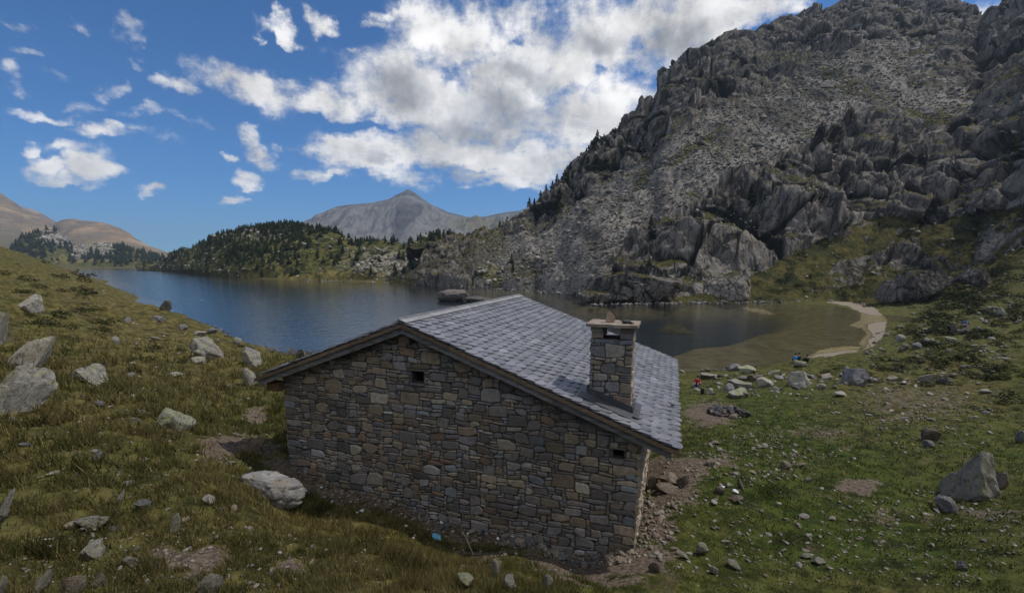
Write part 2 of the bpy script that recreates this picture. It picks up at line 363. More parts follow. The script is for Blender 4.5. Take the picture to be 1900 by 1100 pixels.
def build_ground():
    C = []                                                     # control points: x, y, z
    def p(px, py, d, dz=0): x, y, z = pt(px, py, d); C.append((x, y, z + dz))
    for a in (-60, -35, -10, 15, 40, 62):
        a = math.radians(a); C.append((math.sin(a) * 1.0, math.cos(a) * 1.0, 10.2)); C.append((math.sin(a) * 3, math.cos(a) * 3, 9.0 - 0.25 * math.sin(a)))
    for q in [(-150,1095,4.2),(0,1095,4.7),(250,1095,5.1),(500,1095,5.3),(750,1095,5.4),(950,1095,5.8),(1170,1095,6.9),(1400,1095,7.2),(1650,1095,7.0),(1895,1095,6.5),(2050,1095,6.3),
              (-150,900,7.5),(30,960,6.6),(0,720,12),(-200,650,16),(30,560,27),(120,650,19),(300,770,12.5),(440,905,8.6),(250,900,8.1),(150,1000,6.4),(700,1010,7.0),(860,1045,6.9),(1050,1060,7.6),
              (420,655,27),(300,650,24),(250,600,33),(304,577,46),(400,612,40),(470,640,36),(530,660,33),(200,532,85),(150,510,150),(60,500,75),(-100,520,50),(100,560,40),(111,497,260),(0,457,170),(-150,420,150),(60,478,220),(-300,400,200),
              (460,760,16),(640,660,27),
              (1350,765,22),(1300,800,17.5),(1450,810,17.5),(1300,920,10.6),(1500,850,14),(1240,860,12.8),(1250,1060,7.7),(1350,1000,9),(1600,1000,9),(1750,960,10.3),(1790,915,12),(1890,960,9.2),(1700,760,21),(1890,800,17),(1890,720,29),(1890,640,48),
              (2100,640,45),(2100,500,90),(2100,900,11),(1580,700,40),(1420,690,45),(1480,674,48),(1330,700,44),(1290,706,43),(1640,655,62),(1700,640,60),(1660,600,95),(1700,580,108),(1850,600,78),(1890,520,112),(1760,530,135),(1640,560,150)]: p(*q)
    for (u, v, z) in [(-9.6,.3,6.58),(-.5,.3,6.07),(-3.9,.3,5.8),(-6.5,.3,6.1),(-.4,5,5.7),(-.4,8.5,5.3),(-5,8.5,5.2),(-10,6,6.2),(-12,3,6.7),(-8,-1.3,6.35),(-4,-1.0,5.95),(-1.5,-.8,6.0)]:
        x, y, zz = hut(u, v, z); C.append((x, y, zz))
    # shoreline (z = 0) and lake bed
    for (px, py) in [(1300,694),(1240,690),(1420,680),(1520,658),(1585,650),(1608,638),(1624,620),(1614,604),(1616,584),(1590,568),(1550,559),(1500,558),(1400,562),(1300,564),(1180,566),(1100,564),(1085,548),(1000,539),(800,527),(560,519),(450,514),(320,503)]:
        a, b = ray(px, py); d = -CZ / b; C.append((a * d, d, 0.0)); C.append((a * d * 1.02, d * 1.02, 0.0))
    for (px, py, zz) in [(1600,561,.7),(1632,574,.7),(1656,594,.7),(1660,618,.7),(1640,640,.8),(1625,655,.9),(1720,600,1.6)]:
        a, b = ray(px, py); d = (zz - CZ) / b; C.append((a * d, d, zz))
    for (px, d) in [(560,48),(480,55),(400,66),(330,80),(250,125),(180,230),(130,420)]:
        a, _ = ray(px, 600); C.append((a * d, d, -0.8))
    for (px, d, z) in [(700,60,-3),(900,55,-2),(1100,58,-1.3),(1000,90,-7),(800,150,-10),(600,100,-8),(400,160,-8),(300,250,-8),(200,500,-8),(250,800,-6),(450,250,-8),(950,150,-8),
                       (1250,60,-.9),(1330,62,-1),(1450,62,-.9),(1550,72,-.8),(1500,95,-1.0),(1560,110,-.8),(1420,84,-1.1),(1300,72,-1.4),(1210,78,-6),(1300,88,-6.5),(1370,100,-6),(1430,125,-3.5),(1130,128,-4),(1250,130,-4.5),(1360,130,-4),(1100,145,-4),(1000,180,-5),(800,235,-5),(1200,115,-8),(1480,120,-1.0),
                       (1100,165,-5),(1300,165,-5),(1100,200,-3),(1300,200,-3),(1600,210,5),(1900,200,50),(2200,200,60),(800,320,12),(560,380,12),(320,800,8),(100,1300,6),(200,1300,6),(-200,700,40),(-400,300,60),(0,600,20),(50,400,4)]:
        a, _ = ray(px, 560); C.append((a * d, d, z))
    C = np.array(C, np.float64)
    def ab(x, y): return np.arctan2(x, y) * 2.0, 0.5 * np.log(x * x + y * y)
    qa, qb = ab(C[:, 0], C[:, 1]); zc = C[:, 2]
    def ph(r2): return 0.5 * r2 * np.log(r2 + 1e-12)
    K = ph((qa[:, None] - qa) ** 2 + (qb[:, None] - qb) ** 2) + 0.004 * np.eye(len(qa))
    T = np.stack([np.ones_like(qa), qa, qb], 1); n = len(qa)
    A = np.block([[K, T], [T.T, np.zeros((3, 3))]]); w = np.linalg.solve(A, np.concatenate([zc, np.zeros(3)]))
    # coarse evaluation
    ca = np.linspace(-1.35, 1.35, 420); cb = np.linspace(math.log(0.9), math.log(1500), 460)
    GA, GB = np.meshgrid(ca * 2, cb); Zc = np.zeros_like(GA)
    for r in range(0, len(cb), 46):
        a_ = GA[r:r + 46][..., None]; b_ = GB[r:r + 46][..., None]
        Zc[r:r + 46] = ph((a_ - qa) ** 2 + (b_ - qb) ** 2) @ w[:n] + w[n] + w[n + 1] * GA[r:r + 46] + w[n + 2] * GB[r:r + 46]
    def coarse(az, lr):
        fa = np.clip((az - ca[0]) / (ca[1] - ca[0]), 0, len(ca) - 1.001); fb = np.clip((lr - cb[0]) / (cb[1] - cb[0]), 0, len(cb) - 1.001)
        ia = fa.astype(int); ib = fb.astype(int); fa = fa - ia; fb = fb - ib
        return (Zc[ib, ia] * (1 - fa) + Zc[ib, ia + 1] * fa) * (1 - fb) + (Zc[ib + 1, ia] * (1 - fa) + Zc[ib + 1, ia + 1] * fa) * fb
    # the sheet's own grid
    az = np.concatenate([np.linspace(-math.pi, -1.0, 50)[:-1], np.linspace(-1.0, 1.0, 1050), np.linspace(1.0, math.pi, 50)[1:]])
    lr = np.concatenate([np.linspace(math.log(.9), math.log(4), 60)[:-1], np.linspace(math.log(4), math.log(60), 620)[:-1], np.linspace(math.log(60), math.log(400), 230)[:-1], np.linspace(math.log(400), math.log(9000), 40)])
    AZ, LR = np.meshgrid(az, lr); R = np.exp(LR); X = R * np.sin(AZ); Y = R * np.cos(AZ)
    Z = coarse(np.clip(AZ, -1.3, 1.3), np.minimum(LR, math.log(1450)))
    back = sstep(np.abs(AZ), 1.2, 2.0); Z = Z * (1 - back) + back * np.maximum(10.2 + 0.25 * R * (R < 400) , 0) * 1.0 if False else Z * (1 - back) + back * (10.3 + 0.12 * np.minimum(R, 300))
    far = sstep(R, 1300, 2200); Z = Z * (1 - far) + far * 3.0
    P3 = np.stack([X, Y, Z * 0], -1); land = sstep(Z, 0.05, 0.8)
    k = np.clip(R / 20, 0.35, 3.0)
    d = 0.22 * fbm(P3, 3.2, 4) * np.clip(R / 12, 0.3, 4) + 0.07 * fbm(P3, 0.55, 3, off=3) + 0.035 * fbm(P3, 0.18, 2, off=9) * (R < 40)
    tus = np.maximum(fbm(P3, 0.9, 3, off=21), 0) ** 1.3 * 0.30 * sstep(-X, -3, 2) * (R < 80)      # tussocks on the left bank
    # flat trodden turf round the hut
    U = X * DU[0] + Y * DU[1]; V = X * DV[0] + Y * DV[1] - D0
    nearhut = np.exp(-(np.maximum(np.abs(U + 5) - 4.6, 0) ** 2 + np.maximum(np.abs(V - 4.2) - 4.2, 0) ** 2) / 1.2)
    Z = Z + (d + tus) * (0.12 + 0.88 * land) * (1 - 0.8 * nearhut)
    inside = sstep(-np.maximum(np.abs(U + 5) - 4.2, np.abs(V - 4.3) - 3.8), 0, .3); Z = Z - inside * 0.3
    PX, PY = proj(X, Y, Z); front = (Y > 0.3)
    j = (75 * fbm(P3, 1.1, 4, gain=.65, off=5) * np.clip(10 / R, .05, 1.5), 48 * fbm(P3, 1.1, 4, gain=.65, off=8) * np.clip(10 / R, .05, 1.5))
    X2, Y2 = PX + j[0], PY + j[1]
    dirt = np.zeros_like(Z)
    for e in [(1245,890,62,52),(1215,960,38,55),(1318,768,48,22),(1590,905,44,20),(1110,1055,130,30),(1190,1040,60,25),(440,830,75,22),(355,1040,60,30),(900,1030,60,12),(560,870,60,16),(1300,858,60,14),
              (480,770,16,14),(1650,960,40,14),(1800,950,110,14),(1500,800,90,14),(560,1060,40,14),(1700,745,110,30)]:
        amp = 0.5 if e[0] in (1700, 1500, 1800, 1650) else 1.0
        dirt = np.maximum(dirt, amp * ell(X2, Y2, *e))
    strip = (np.exp(-(np.maximum(-V + 0.1, 0) / 0.55) ** 2) * (V < .5) * (np.abs(U + 5) < 5.0)); dirt = np.maximum(dirt, strip * 0.75)
    sand = inpoly(X2, Y2, [(1535,552),(1585,555),(1622,570),(1646,592),(1642,618),(1624,640),(1604,648),(1594,638),(1608,620),(1600,608),(1578,604),(1598,592),(1598,580),(1574,568),(1535,561)])
    sand = np.maximum(sand, 0.9 * inpoly(X2, Y2, [(1495,664),(1518,650),(1560,643),(1598,642),(1590,652),(1540,661)]))
    sand = np.maximum(sand, 0.8 * inpoly(X2, Y2, [(1362,567),(1380,568),(1415,574),(1440,583),(1425,584),(1400,580)]))
    sand = sand * (Z < 1.6) * front
    straw = 0.34 + 0.28 * sstep(-X / R, -0.25, 0.15) + 0.2 * ell(PX, PY, 560, 1050, 320, 90, .5) + 0.25 * ell(PX, PY, 200, 650, 300, 120, .5) - 0.30 * ell(PX, PY, 1500, 930, 330, 130, .5) - .25 * ell(PX, PY, 490, 760, 60, 60, .5) - .2 * ell(PX, PY, 1400, 760, 160, 50, .5) + 0.3 * ell(PX, PY, 1720, 740, 150, 60, .5) + 0.15 * sstep(R, 30, 60)
    dirt = dirt * front; col = np.stack([dirt, sand, np.clip(straw, 0, 1)], -1).reshape(-1, 3)
    Vv = np.stack([X, Y, Z], -1).reshape(-1, 3)
    me = np_mesh('ground', Vv, grid_faces(*Z.shape), True, col, 'mask')
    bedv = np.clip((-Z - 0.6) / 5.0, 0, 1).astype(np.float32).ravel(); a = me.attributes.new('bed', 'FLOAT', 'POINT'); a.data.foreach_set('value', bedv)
    tag(link('ground', me, M_GROUND), kind='structure')
    def gz(x, y):
        x = np.asarray(x, float); y = np.asarray(y, float)
        A_ = np.arctan2(x, y); L_ = 0.5 * np.log(x * x + y * y)
        fa = np.interp(A_, az, np.arange(len(az))); fb = np.interp(L_, lr, np.arange(len(lr)))
        ia = np.clip(fa.astype(int), 0, len(az) - 2); ib = np.clip(fb.astype(int), 0, len(lr) - 2); fa = fa - ia; fb = fb - ib
        return (Z[ib, ia] * (1 - fa) + Z[ib, ia + 1] * fa) * (1 - fb) + (Z[ib + 1, ia] * (1 - fa) + Z[ib + 1, ia + 1] * fa) * fb
    def gmask(x, y, ch):
        A_ = np.arctan2(x, y); L_ = 0.5 * np.log(x * x + y * y)
        ia = np.interp(A_, az, np.arange(len(az))).astype(int); ib = np.interp(L_, lr, np.arange(len(lr))).astype(int)
        return (dirt, sand, straw)[ch][ib, ia]
    return gz, gmask
gz, gmask = build_ground()
_dd = np.exp(np.linspace(math.log(3.2), math.log(420), 2600))
def hit(px, py):
    """where the sight line through a picture point first meets the ground"""
    a, b = ray(px, py); z = CZ + b * _dd; below = gz(a * _dd, _dd) > z
    k = int(np.argmax(below)) if below.any() else len(_dd) - 1
    d = _dd[k]; return a * d, d, float(gz(a * d, d))

# water sheet
def build_water():
    az = np.linspace(-0.95, 0.86, 60); R = np.exp(np.linspace(math.log(30), math.log(1600), 40))
    A, Rr = np.meshgrid(az, R); V = np.stack([Rr * np.sin(A), Rr * np.cos(A), A * 0], -1).reshape(-1, 3)
    me = np_mesh('lake', V, grid_faces(*A.shape), True)
    tag(link('lake_water', me, M_WATER), kind='structure')
build_water()

# ------------------------------------------------------------------ relief: hills and mountains as surfaces between a foot line and a crest line
class Relief: pass
def relief(name, mat, foot, crest, nx, nv, px0, px1, prof=1.0, disp=None, masks=None, back=0.45, under=0.06, col_at=None, lab=None):
    px = np.linspace(px0, px1, nx)
    fp = np.array([[q[0], *pt(q[0], 540, q[1])[:2], q[2]] for q in foot]); cr = np.array([[q[0], *pt(*q)] for q in crest])
    def ip(A, k): return np.interp(px, A[:, 0], A[:, k])
    FP = np.stack([ip(fp, 1), ip(fp, 2), ip(fp, 3)], -1); CR = np.stack([ip(cr, 1), ip(cr, 2), ip(cr, 3)], -1)
    # evenly spread rows as they appear to the eye; a short back slope beyond the crest
    t = np.concatenate([np.linspace(-under, 0, 6)[:-1], np.linspace(0, 1, nv), 1 + np.linspace(0, back, 24)[1:]])
    T = t[:, None, None]; H = np.clip(T, 0, None) * np.ones((1, nx, 1))
    P = FP[None] + (CR - FP)[None] * T
    tt = np.clip(t, 0, 1) ** prof; zt = FP[None, :, 2] + (CR - FP)[None, :, 2] * tt[:, None]
    zt = zt - np.maximum(t - 1, 0)[:, None] ** 1.0 * (CR - FP)[None, :, 2] * 1.0 - np.maximum(-t, 0)[:, None] * 60
    P[..., 2] = zt
    PX, PY = proj(P[..., 0], P[..., 1], P[..., 2])
    M = masks(P, PX, PY, t) if masks else np.zeros(P.shape)
    if disp is not None:
        du = np.gradient(P, axis=1); dv = np.gradient(P, axis=0); N = np.cross(du, dv); N /= np.linalg.norm(N, axis=-1)[..., None] + 1e-9
        P, M = disp(P, N, M, PX, PY, t)
    me = np_mesh(name, P.reshape(-1, 3), grid_faces(*P.shape[:2]), mat is not M_MOUNT, M.reshape(-1, M.shape[-1]), 'mask')
    o = link(name, me, mat); tag(o, kind='structure')
    r = Relief(); r.P = P; r.M = M; r.px = px; r.o = o; r.PX, r.PY = proj(P[..., 0], P[..., 1], P[..., 2]); r.nv = nv
    return r
def on_relief(r, px, py):
    c = int(np.clip(np.interp(px, r.PX[r.nv // 2], np.arange(len(r.px))), 0, len(r.px) - 1))
    col = r.PY[5:5 + r.nv, c]; k = 5 + int(np.argmin(np.abs(col - py)))
    return r.P[k, c]

SCREE = [[(880,474),(960,455),(1020,440),(1130,352),(1215,300),(1330,235),(1480,150),(1600,95),(1690,90),(1720,130),(1600,250),(1480,320),(1400,352),(1300,392),(1215,425),(1165,470),(1140,520),(1110,548),(1060,552),(960,545),(880,530)],
         [(1500,180),(1640,120),(1760,150),(1800,230),(1640,260)], [(1690,250),(1880,200),(1900,300),(1740,330)]]
CLIFF = [[(1120,560),(1150,480),(1210,432),(1300,400),(1420,362),(1540,318),(1640,330),(1700,330),(1680,400),(1600,440),(1470,480),(1380,520),(1290,560)],
         [(1640,330),(1760,250),(1900,220),(1990,260),(1990,470),(1850,480),(1720,520),(1620,500),(1620,440)],
         [(1000,430),(1010,380),(1090,300),(1230,190),(1250,120),(1300,90),(1400,120),(1330,200),(1230,280),(1100,370)],
         [(1220,420),(1400,330),(1560,240),(1700,230),(1640,330),(1400,380)], [(1400,60),(1560,0),(1690,-20),(1820,50),(1900,-40),(2000,0),(1900,130),(1650,90),(1450,130)]]
GRASSP = [[(1395,505),(1480,470),(1600,432),(1680,430),(1700,452),(1620,478),(1540,500),(1500,540),(1400,548)], [(1130,560),(1400,548),(1620,530),(1700,540),(1900,500),(1960,620),(1500,600),(1150,590)],
          [(1180,360),(1240,320),(1330,262),(1345,268),(1260,330),(1200,370)], [(1680,440),(1800,400),(1900,400),(1960,520),(1780,520)]]
def mask_mountain(P, PX, PY, t):
    jx = 26 * fbm(P, 40, 4, off=2); jy = 22 * fbm(P, 40, 4, off=12)
    sc = np.zeros(PX.shape, np.float32); cl = sc.copy(); gr = sc.copy()
    for q in SCREE: sc = np.maximum(sc, inpoly(PX, PY, q, jit=(jx, jy)))
    for q in CLIFF: cl = np.maximum(cl, inpoly(PX, PY, q, jit=(jx, jy)))
    for q in GRASSP: gr = np.maximum(gr, inpoly(PX, PY, q, jit=(jx, jy)))
    sc = sc * (1 - cl * 0.85)
    return np.stack([sc, gr, cl], -1)
def disp_mountain(P, N, M, PX, PY, t):
    sc, gr, cl = M[..., 0], M[..., 1], M[..., 2]
    env = sstep(t, -0.02, 0.10)[:, None] * np.ones((1, P.shape[1])); sp = (P[..., 1] / 300.0)
    edge = 1 - 0.62 * sstep(np.abs(t - 1.0), 0.10, 0.0)[:, None]
    smooth = np.clip(1 - 0.75 * sc - 0.7 * gr, 0.15, 1)
    s = 9 * fbm(P, 90, 3, ridged=True, off=1) * env + 2.5 * fbm(P, 34, 4, ridged=True, off=6, st=(1, 1, .6)) * env * smooth
    # blocky slabs with deep joints: every cell is a tilted flat facet
    f1, e1, r1 = voronoi(P + 4 * np.stack([fbm(P, 22, 2, off=3)] * 3, -1), 25, st=(1.15, 1.15, .55)); a1 = voronoi.facet
    f2, e2, r2 = voronoi(P + 1.5 * np.stack([fbm(P, 8, 2, off=4)] * 3, -1), 10.0, st=(1.3, 1.3, .5), off=5); a2 = voronoi.facet
    f3, e3, r3 = voronoi(P, 4.2, st=(1.3, 1.3, .6), off=15); a3 = voronoi.facet
    s = s + env * smooth * ((1.8 + 3.0 * cl) * r1[..., 0] + (2.6 + 3.2 * cl) * a1 + (0.7 + .9 * cl) * r2[..., 1] + (1.6 + 1.9 * cl) * a2 + .55 * r3[..., 0] + 1.5 * a3)
    crack = (1 - sstep(e1, 0.0, 0.06)) * (0.3 + 0.7 * cl) * smooth; crack2 = (1 - sstep(e2, 0.0, 0.09)) * (0.2 + 0.6 * cl) * smooth
    s = s - 3.0 * crack * env - 1.2 * crack2 * env
    s = s + (0.8 * fbm(P, 12, 4, ridged=True, off=18, st=(1, 1, .3)) * smooth + 0.5 * fbm(P, 3, 3, ridged=True, off=8) * smooth + 1.4 * fbm(P, 26, 3, ridged=True, off=33, st=(1.6, .35, .35)) * sc + 0.5 * fbm(P, 2.2, 2, off=13) * (sc > .5)) * env
    s = s * edge
    Pn = P + N * s[..., None]
    # ledges: the height climbs in uneven steps where the rock is sheer
    z = Pn[..., 2]; w = 26.0; ph_ = z / w + 0.9 * fbm(P, 70, 3, off=31) + 0.012 * P[..., 0]
    fr = ph_ - np.floor(ph_); step = (np.floor(ph_) + sstep(fr, 0.25, 0.85)) - ph_
    amt = (0.15 + 0.85 * cl) * env * (1 - .8 * gr) * edge
    Pn[..., 2] = z + step * w * 0.42 * amt
    ledge = (1 - sstep(fr, .1, .35)) * cl + sstep(fr, .85, 1.) * cl
    gm = np.clip(gr * 0.75 + 0.32 + 0.38 * ledge - 0.42 * sc - 0.26 * cl + 0.9 * fbm(P, 34, 4, off=41) + .20 + .75 * sc * sstep(fbm(P, 60, 4, off=77, st=(1.5, .45, .45)), .12, .38), 0, 1)
    gm = gm - 0.25 * sstep(z, 120, 260)
    return Pn, np.stack([sc, np.clip(gm, 0, 1), np.clip(np.maximum(np.maximum(crack, crack2 * .9), .55 * (1 - sstep(e3, 0, .1)) * smooth), 0, 1)], -1)

MOUNT = relief('mountain', M_MOUNT,
    [(780,250,-3),(860,236,-3),(1000,200,-2.5),(1060,174,-2.5),(1090,156,-2.5),(1130,139,-2.5),(1300,136,-2.5),(1500,138,-2),(1600,146,-1),(1700,142,1),(1800,125,3),(1900,112,5),(2250,95,10)],
    [(780,470,270),(860,447,300),(900,441,310),(940,428,330),(1000,394,345),(1040,352,360),(1080,304,380),(1110,285,390),(1150,257,410),(1195,215,430),(1225,188,440),(1240,140,447),(1262,120,452),(1300,97,470),(1345,66,498),(1375,62,502),(1400,68,510),(1450,42,530),(1500,34,545),(1560,12,560),
     (1585,-6,565),(1620,-16,570),(1666,-4,575),(1680,20,576),(1694,-4,576),(1740,-2,570),(1785,32,560),(1818,68,552),(1838,52,520),(1862,16,490),(1900,-14,480),(2000,-80,450),(2250,-120,420)],
    1000, 820, 780, 2250, 1.0, disp_mountain, mask_mountain)

def mask_hill(P, PX, PY, t):
    g = ell(PX, PY, 690, 455, 55, 6, .4) + .6 * ell(PX, PY, 500, 520, 260, 7, .6); rk = ell(PX, PY, 820, 500, 150, 24, .5) + .6 * ell(PX, PY, 500, 440, 60, 15, .6)
    return np.stack([rk, g, g * 0], -1)
def disp_hill(P, N, M, PX, PY, t):
    env = sstep(t, 0, 0.1)[:, None]; edge = 1 - 0.7 * sstep(np.abs(t - 1.0), 0.15, 0.0)[:, None]
    s = (7 * fbm(P, 60, 3, ridged=True) + 3.0 * fbm(P, 16, 4, off=4, ridged=True)) * env * edge
    return P + N * s[..., None], M
HILL = relief('hill', M_HILL, [(260,720,-3),(320,640,-2),(450,370,-2),(560,318,-2),(800,260,-2),(1000,202,-2),(1080,180,-2)],
    [(260,500,760),(300,488,760),(320,478,700),(350,463,600),(400,443,540),(450,428,500),(500,424,470),(540,421,450),(580,431,435),(620,437,430),(645,450,425),(665,458,420),(700,456,410),(760,458,395),(790,450,385),(820,441,380),(850,446,370),(890,455,360),(920,460,350),(1080,500,330)],
    620, 260, 260, 1080, 1.0, disp_hill, mask_hill)
def disp_knoll(P, N, M, PX, PY, t):
    env = sstep(t, 0, 0.1)[:, None]; s = (10 * fbm(P, 90, 3, ridged=True) + 4.0 * fbm(P, 24, 4, off=4, ridged=True)) * env
    return P + N * s[..., None], M
def mask_knoll(P, PX, PY, t):
    rk = ell(PX, PY, 155, 470, 20, 16, .5) + ell(PX, PY, 105, 448, 22, 14, .5) + ell(PX, PY, 60, 432, 12, 8, .5) + ell(PX, PY, 195, 468, 14, 14, .5)
    return np.stack([rk, .5 * ell(PX, PY, 170, 485, 80, 8, .5), rk * 0], -1)
KNOLL = relief('hill', M_HILL, [(-120,900,-3),(40,960,-3),(340,1080,-3)],
    [(-120,480,1150),(20,474,1150),(38,455,1170),(60,438,1180),(80,433,1180),(100,434,1180),(118,446,1190),(130,458,1200),(150,462,1200),(175,460,1200),(200,457,1210),(240,466,1220),(270,475,1230),(310,486,1240),(345,500,1240)],
    360, 120, -120, 345, 1.0, disp_knoll, mask_knoll)
def mask_peak(P, PX, PY, t):
    gl = fbm(P, 85, 4, ridged=True, off=3, st=(1.25, .10, .16)); v = sstep(gl, 0.22, 0.50) * (1 - .6 * sstep(t, .85, 1)[:, None]) * sstep(t, -.05, .3)[:, None]
    g = ell(PX, PY, 880, 428, 50, 18, .5) * .7
    return np.stack([v, g, v * 0], -1)
def disp_peak(P, N, M, PX, PY, t):
    edge = 1 - 0.9 * sstep(np.abs(t - 1.0), 0.22, 0.0)[:, None]
    s = (70 * fbm(P, 420, 4, ridged=True, off=9, st=(1.3, .5, .4)) + 26 * fbm(P, 110, 4, ridged=True, off=3, st=(1.3, .3, .3))) * np.clip(edge - .1, .04, 1)
    return P + N * s[..., None], M
PEAK = relief('mountain', M_PEAK, [(400,2200,-10),(1150,2000,-10)],
    [(400,470,3100),(540,432,3100),(565,418,3100),(600,396,3100),(625,384,3100),(650,380,3100),(690,377,3100),(722,370,3100),(735,362,3100),(748,356,3100),(757,351,3100),(768,357,3100),(784,369,3100),(800,380,3100),(830,394,3100),(870,404,3100),(900,402,3100),(940,394,3100),(965,391,3100),(990,381,3100),(1003,384,3100),(1040,400,3100),(1150,420,3100)],
    520, 260, 400, 1150, 1.15, disp_peak, mask_peak)
def mask_tan(P, PX, PY, t):
    v = sstep(fbm(P, 260, 4, ridged=True, st=(1, .4, .4)), .35, .7); g = sstep(1 - t, .45, .95)[:, None] * .8 + 0 * v
    return np.stack([v, g, v * 0], -1)
def disp_tan(P, N, M, PX, PY, t):
    edge = 1 - 0.75 * sstep(np.abs(t - 1.0), 0.2, 0.0)[:, None]
    s = (70 * fbm(P, 500, 3, ridged=True, off=9) + 14 * fbm(P, 120, 3, off=3)) * edge
    return P + N * s[..., None], M
TAN = relief('mountain', M_TAN, [(-500,2100,-10),(420,2300,-10)],
    [(-500,330,3000),(-100,345,3000),(-30,352,3000),(0,360,3000),(14,370,3000),(30,385,3000),(50,395,3000),(80,410,3000),(112,419,3000),(140,412,3000),(165,413,3000),(190,419,3000),(212,428,3000),(240,444,3000),(270,459,3000),(305,478,3000),(340,486,3000),(420,489,3000)],
    420, 140, -500, 420, 1.0, disp_tan, mask_tan)
def build_back_ridge():
    return relief('mountain', M_TAN, [(-500,3400,-10),(200,3400,-10)], [(-500,340,4200),(0,372,4200),(30,382,4200),(55,390,4200),(80,400,4200),(105,415,4200),(140,440,4200),(200,470,4200)], 160, 60, -500, 200, 1.0, disp_tan, mask_tan)
build_back_ridge()

# ------------------------------------------------------------------ haze: the air between here and the far peaks
def build_haze():
    m = bpy.data.materials.new('thin_blue_air'); m.use_nodes = True; g = NG(m.node_tree); g.n.clear()
    v = g.new('ShaderNodeVolumePrincipled'); v.inputs['Color'].default_value = (0.62, 0.78, 1.0, 1); v.inputs['Density'].default_value = HAZE_D; v.inputs['Anisotropy'].default_value = 0.2
    o = g.new('ShaderNodeOutputMaterial'); g.l.new(v.outputs[0], o.inputs['Volume'])
    x0, x1, y0, y1, z0, z1 = -9100, 9100, -9100, 9100, -330, 700
    V = [(x, y, z) for z in (z0, z1) for x, y in ((x0, y0), (x1, y0), (x1, y1), (x0, y1))]
    me = bpy.data.meshes.new('haze'); me.from_pydata(V, [], [(0, 3, 2, 1), (4, 5, 6, 7), (0, 1, 5, 4), (1, 2, 6, 5), (2, 3, 7, 6), (3, 0, 4, 7)]); me.update()
    tag(link('haze', me, m), kind='stuff')
HAZE_D = 1.05e-4
build_haze()

# ------------------------------------------------------------------ stone hut
RZ = -TH
HUT = empty('stone_hut', (*hut(0, 0, 0)[:2], 0), RZ)           # local x = along the gable, y = deep, z = height above the lake
tag(HUT, 'low stone mountain hut with a scalloped grey slate roof above the lake', 'stone hut')
KR = 0.3642; UR, ZR = -5.71, 10.68; UE, UL = 0.33, -10.21; VD = 8.62    # roof: pitch, ridge, eaves, depth
def roof_z(u): return ZR - KR * abs(u - UR)
def mesh_py(name, V, Fc, smooth=False):
    me = bpy.data.meshes.new(name); me.from_pydata([tuple(map(float, v)) for v in V], [], [tuple(map(int, f)) for f in Fc])
    if smooth:
        for p in me.polygons: p.use_smooth = True
    me.update(); return me
class MB:
    def __init__(s): s.V = []; s.F = []; s.C = []; s.M = []
    def add(s, V, Fc, c=(1, 1, 1), mi=0):
        b = len(s.V); s.V += [tuple(v) for v in V]; s.F += [tuple(b + i for i in f) for f in Fc]; s.C += [c] * len(V); s.M += [mi] * len(Fc)
    def box(s, x0, x1, y0, y1, z0, z1, c=(1, 1, 1), mi=0, f=None):
        V = [(x, y, z) for z in (z0, z1) for x, y in ((x0, y0), (x1, y0), (x1, y1), (x0, y1))]
        if f: V = [f(v) for v in V]
        s.add(V, [(0, 3, 2, 1), (4, 5, 6, 7), (0, 1, 5, 4), (1, 2, 6, 5), (2, 3, 7, 6), (3, 0, 4, 7)], c, mi)
    def build(s, name, mats, parent=None, smooth=False):
        me = mesh_py(name, s.V, s.F, smooth)
        a = me.color_attributes.new('col', 'FLOAT_COLOR', 'POINT'); c = np.ones((len(s.V), 4), np.float32); c[:, :3] = np.array(s.C); a.data.foreach_set('color', c.ravel())
        me.polygons.foreach_set('material_index', np.array(s.M, np.int32)); return link(name, me, mats, parent)

def masonry_material():
    m, g, b = material('rubble_masonry', 0.9, 0.2)
    P = g.new('ShaderNodeTexCoord').outputs['Object']; c = g.attr('col')
    n = g.noise(P, 9, 6, 0.7); n2 = g.noise(P, 40, 4, 0.7); n3 = g.noise(P, 1.1, 4, 0.6)
    c = g.mix(g.ramp(n, 0.34, 0.66, 0.0, 0.5), c, (0.10, 0.095, 0.095)); c = g.mix(g.ramp(n2, 0.5, 0.75, 0, 0.4), c, (0.38, 0.36, 0.32))
    c = g.mix(g.ramp(n3, 0.45, 0.65, 0, 0.28), c, (0.05, 0.045, 0.045))
    g.l.new(c, b.inputs['Base Color']); bump(g, b, g.math('ADD', g.math('MULTIPLY', n, 0.8), g.math('MULTIPLY', n2, 0.4)), 0.018, 1.0)
    return m
M_MASON = masonry_material()
def plain(name, c1, c2, scale=6, rough=0.9, spec=0.2, st=(1, 1, 1), bd=0.01, det=6, attr=False):
    m, g, b = material(name, rough, spec); P = g.vmath('MULTIPLY', g.new('ShaderNodeTexCoord').outputs['Object'], st)
    n = g.noise(P, scale, det, 0.65, 0.3); c = g.mix(g.ramp(n, 0.35, 0.65), c1, c2)
    if attr: c = g.mix(1.0, c, g.attr('col'), 'MULTIPLY')
    g.l.new(c, b.inputs['Base Color']); bump(g, b, n, bd, 0.8); return m
M_MORTAR = plain('dark_mortar', (0.05, 0.047, 0.047), (0.12, 0.112, 0.108), 12)
M_DARK = plain('unlit_void', (0.006, 0.006, 0.006), (0.016, 0.015, 0.014), 8)  # near-black colour stands in for the shade inside openings
PAL = [(.215,.20,.195)] * 5 + [(.26,.245,.235)] * 3 + [(.165,.155,.155)] * 3 + [(.30,.25,.19)] * 4 + [(.24,.19,.14)] * 3 + [(.34,.31,.26)] * 2 + [(.27,.18,.13)] + [(.21,.24,.28)] + [(.23,.22,.235)] * 3 + [(.36,.36,.37)]

